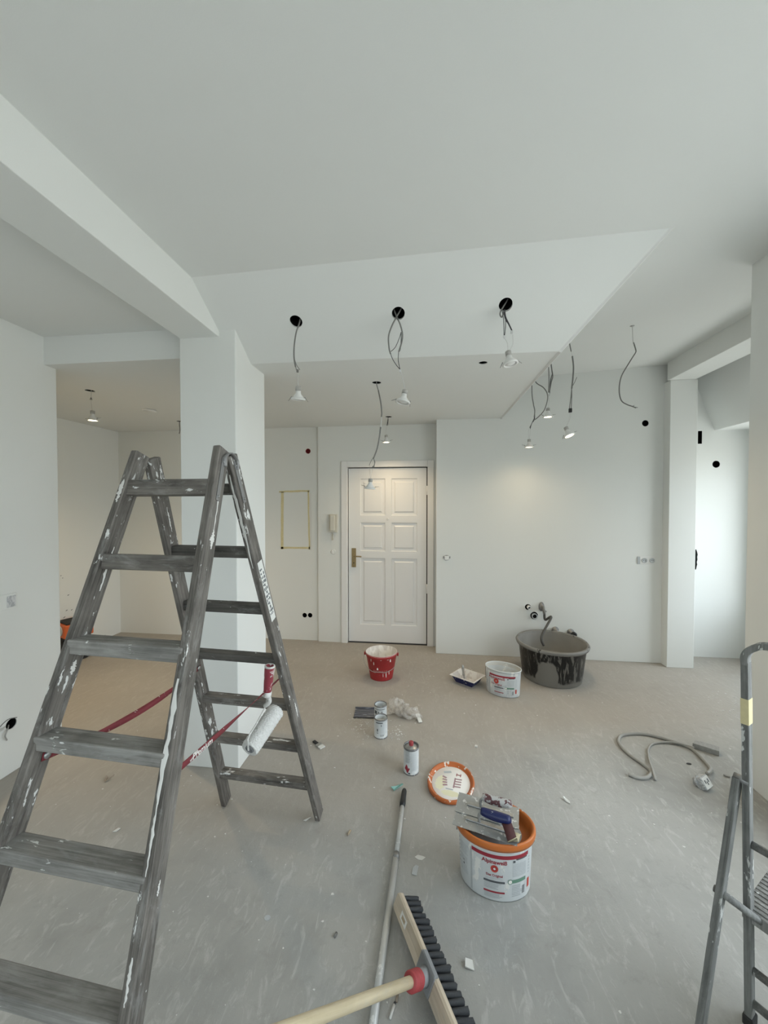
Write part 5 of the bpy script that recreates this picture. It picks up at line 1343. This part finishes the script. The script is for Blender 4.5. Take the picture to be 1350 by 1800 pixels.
def dowel(label, x, y, dx, dy, r, m, tipm):
    c = fl(x, y, r); d = V((dx, dy, 0)); t = thing('wall_plug', label, 'plug', c - V((0, 0, r)), 0, 'small plugs on the floor')
    MB().tube([c - d, c + d * .7], r, 10).build('shaft', m, t, IDM); MB().tube([c + d * .7, c + d], [r * 1.02, r * .8], 10).build('tip', tipm, t, IDM)
dowel('short brown filter-like plug left of the pole', 613.5, 1464, -.004, -.014, .005, 'cork', 'chip_brown')
dowel('white wall plug lying between pole and broom head', 690, 1776, .006, .020, .004, 'chip_white', 'wire_dark')
dowel('dark tiny plug stub beside the broom collar', 698, 1754, .001, .010, .004, 'chip_brown', 'wire_dark')
dowel('dark pebble-sized stub on bare floor left of the pole', 590, 1643, .002, .007, .005, 'cable_grey', 'wire_dark')
flake('dark_scrap', 'small black oval scrap inside the cable loop', 'scrap', 1211, 1343, [(.014 * math.cos(2 * PI * j / 10), .008 * math.sin(2 * PI * j / 10)) for j in range(10)], .002, 'rubber')
flake('rubber_ring', 'small grey oval ring mark on the floor near the ladder', 'ring', 470, 1614, [(.012 * math.cos(2 * PI * j / 12), .010 * math.sin(2 * PI * j / 12)) for j in range(12)], .001, 'print_grey')
# small flat brush by the rear ladder foot
c = fl(560, 1309, .006); t = thing('flat_brush', 'small used flat brush behind the rear ladder leg', 'brush', c - V((0, 0, .006)))
d = (fl(572, 1320, .006) - fl(548, 1302, .006)).normalized(); M = frame(c, V((0, 0, 1)).cross(d), d)
MB().box(-.010, .010, -.005, .005, -.055, -.01).build('handle', 'rubber', t, M, .003); MB().box(-.020, .020, -.005, .005, -.01, .018).build('ferrule', 'steel', t, M, .002)
MB().box(-.019, .019, -.004, .004, .018, .045).build('bristles', 'chip_white', t, M, .001)
# uncountable paint crumbs and dust specks
b = MB(); rnd = random.Random(11)
CLEAR = [(.132, 2.142, .18), (.283, 1.622, .17), (.63, 3.26, .17), (1.128, 3.615, .29), (-.418, 3.43, .12), (.352, 3.405, .14), (-.094, 2.222, .06), (-.314, 2.545, .06), (-.338, 2.722, .06), (-.17, 2.8, .12)]
def speck(x, y, s):
    if any((x - a) ** 2 + (y - b__) ** 2 < r__ * r__ for a, b__, r__ in CLEAR): return
    k = 5; a0 = rnd.uniform(0, 6); v = [(x + s * rnd.uniform(.6, 1.2) * math.cos(a0 + 2 * PI * j / k), y + s * rnd.uniform(.5, 1.1) * math.sin(a0 + 2 * PI * j / k)) for j in range(k)]
    th = rnd.uniform(.0008, .003)
    b.add([(p_[0], p_[1], .0003) for p_ in v] + [(p_[0], p_[1], th) for p_ in v], [(5, 6, 7, 8, 9)] + [(i, (i + 1) % 5, 5 + (i + 1) % 5, 5 + i) for i in range(5)])
for i in range(520):
    x, y = rnd.uniform(-2.0, 2.6), rnd.uniform(.7, 3.9)
    if (x > .6 and y < 1.75) or (1.1 < x < 1.78 and 2.2 < y < 2.85): continue
    if x > 1.75 and y < 2.4: continue
    speck(x, y, rnd.choice((.002, .002, .003, .003, .004, .006)))
for i in range(90):
    q = fl(rnd.gauss(634, 12), rnd.gauss(1277, 10)); speck(q.x, q.y, rnd.choice((.002, .003, .004)))
for i in range(60):
    q = fl(rnd.gauss(700, 10), rnd.gauss(1288, 8)); speck(q.x, q.y, rnd.choice((.002, .003, .005)))
for i in range(40):
    q = fl(rnd.uniform(1240, 1300), rnd.uniform(1215, 1270)); speck(q.x, q.y, rnd.choice((.003, .004, .006)))
o = b.build('paint_crumbs', 'chip_white'); o['kind'] = 'stuff'; o['label'] = 'fine white paint crumbs scattered over the concrete floor'; o['category'] = 'debris'
print('broom handle end', bE)
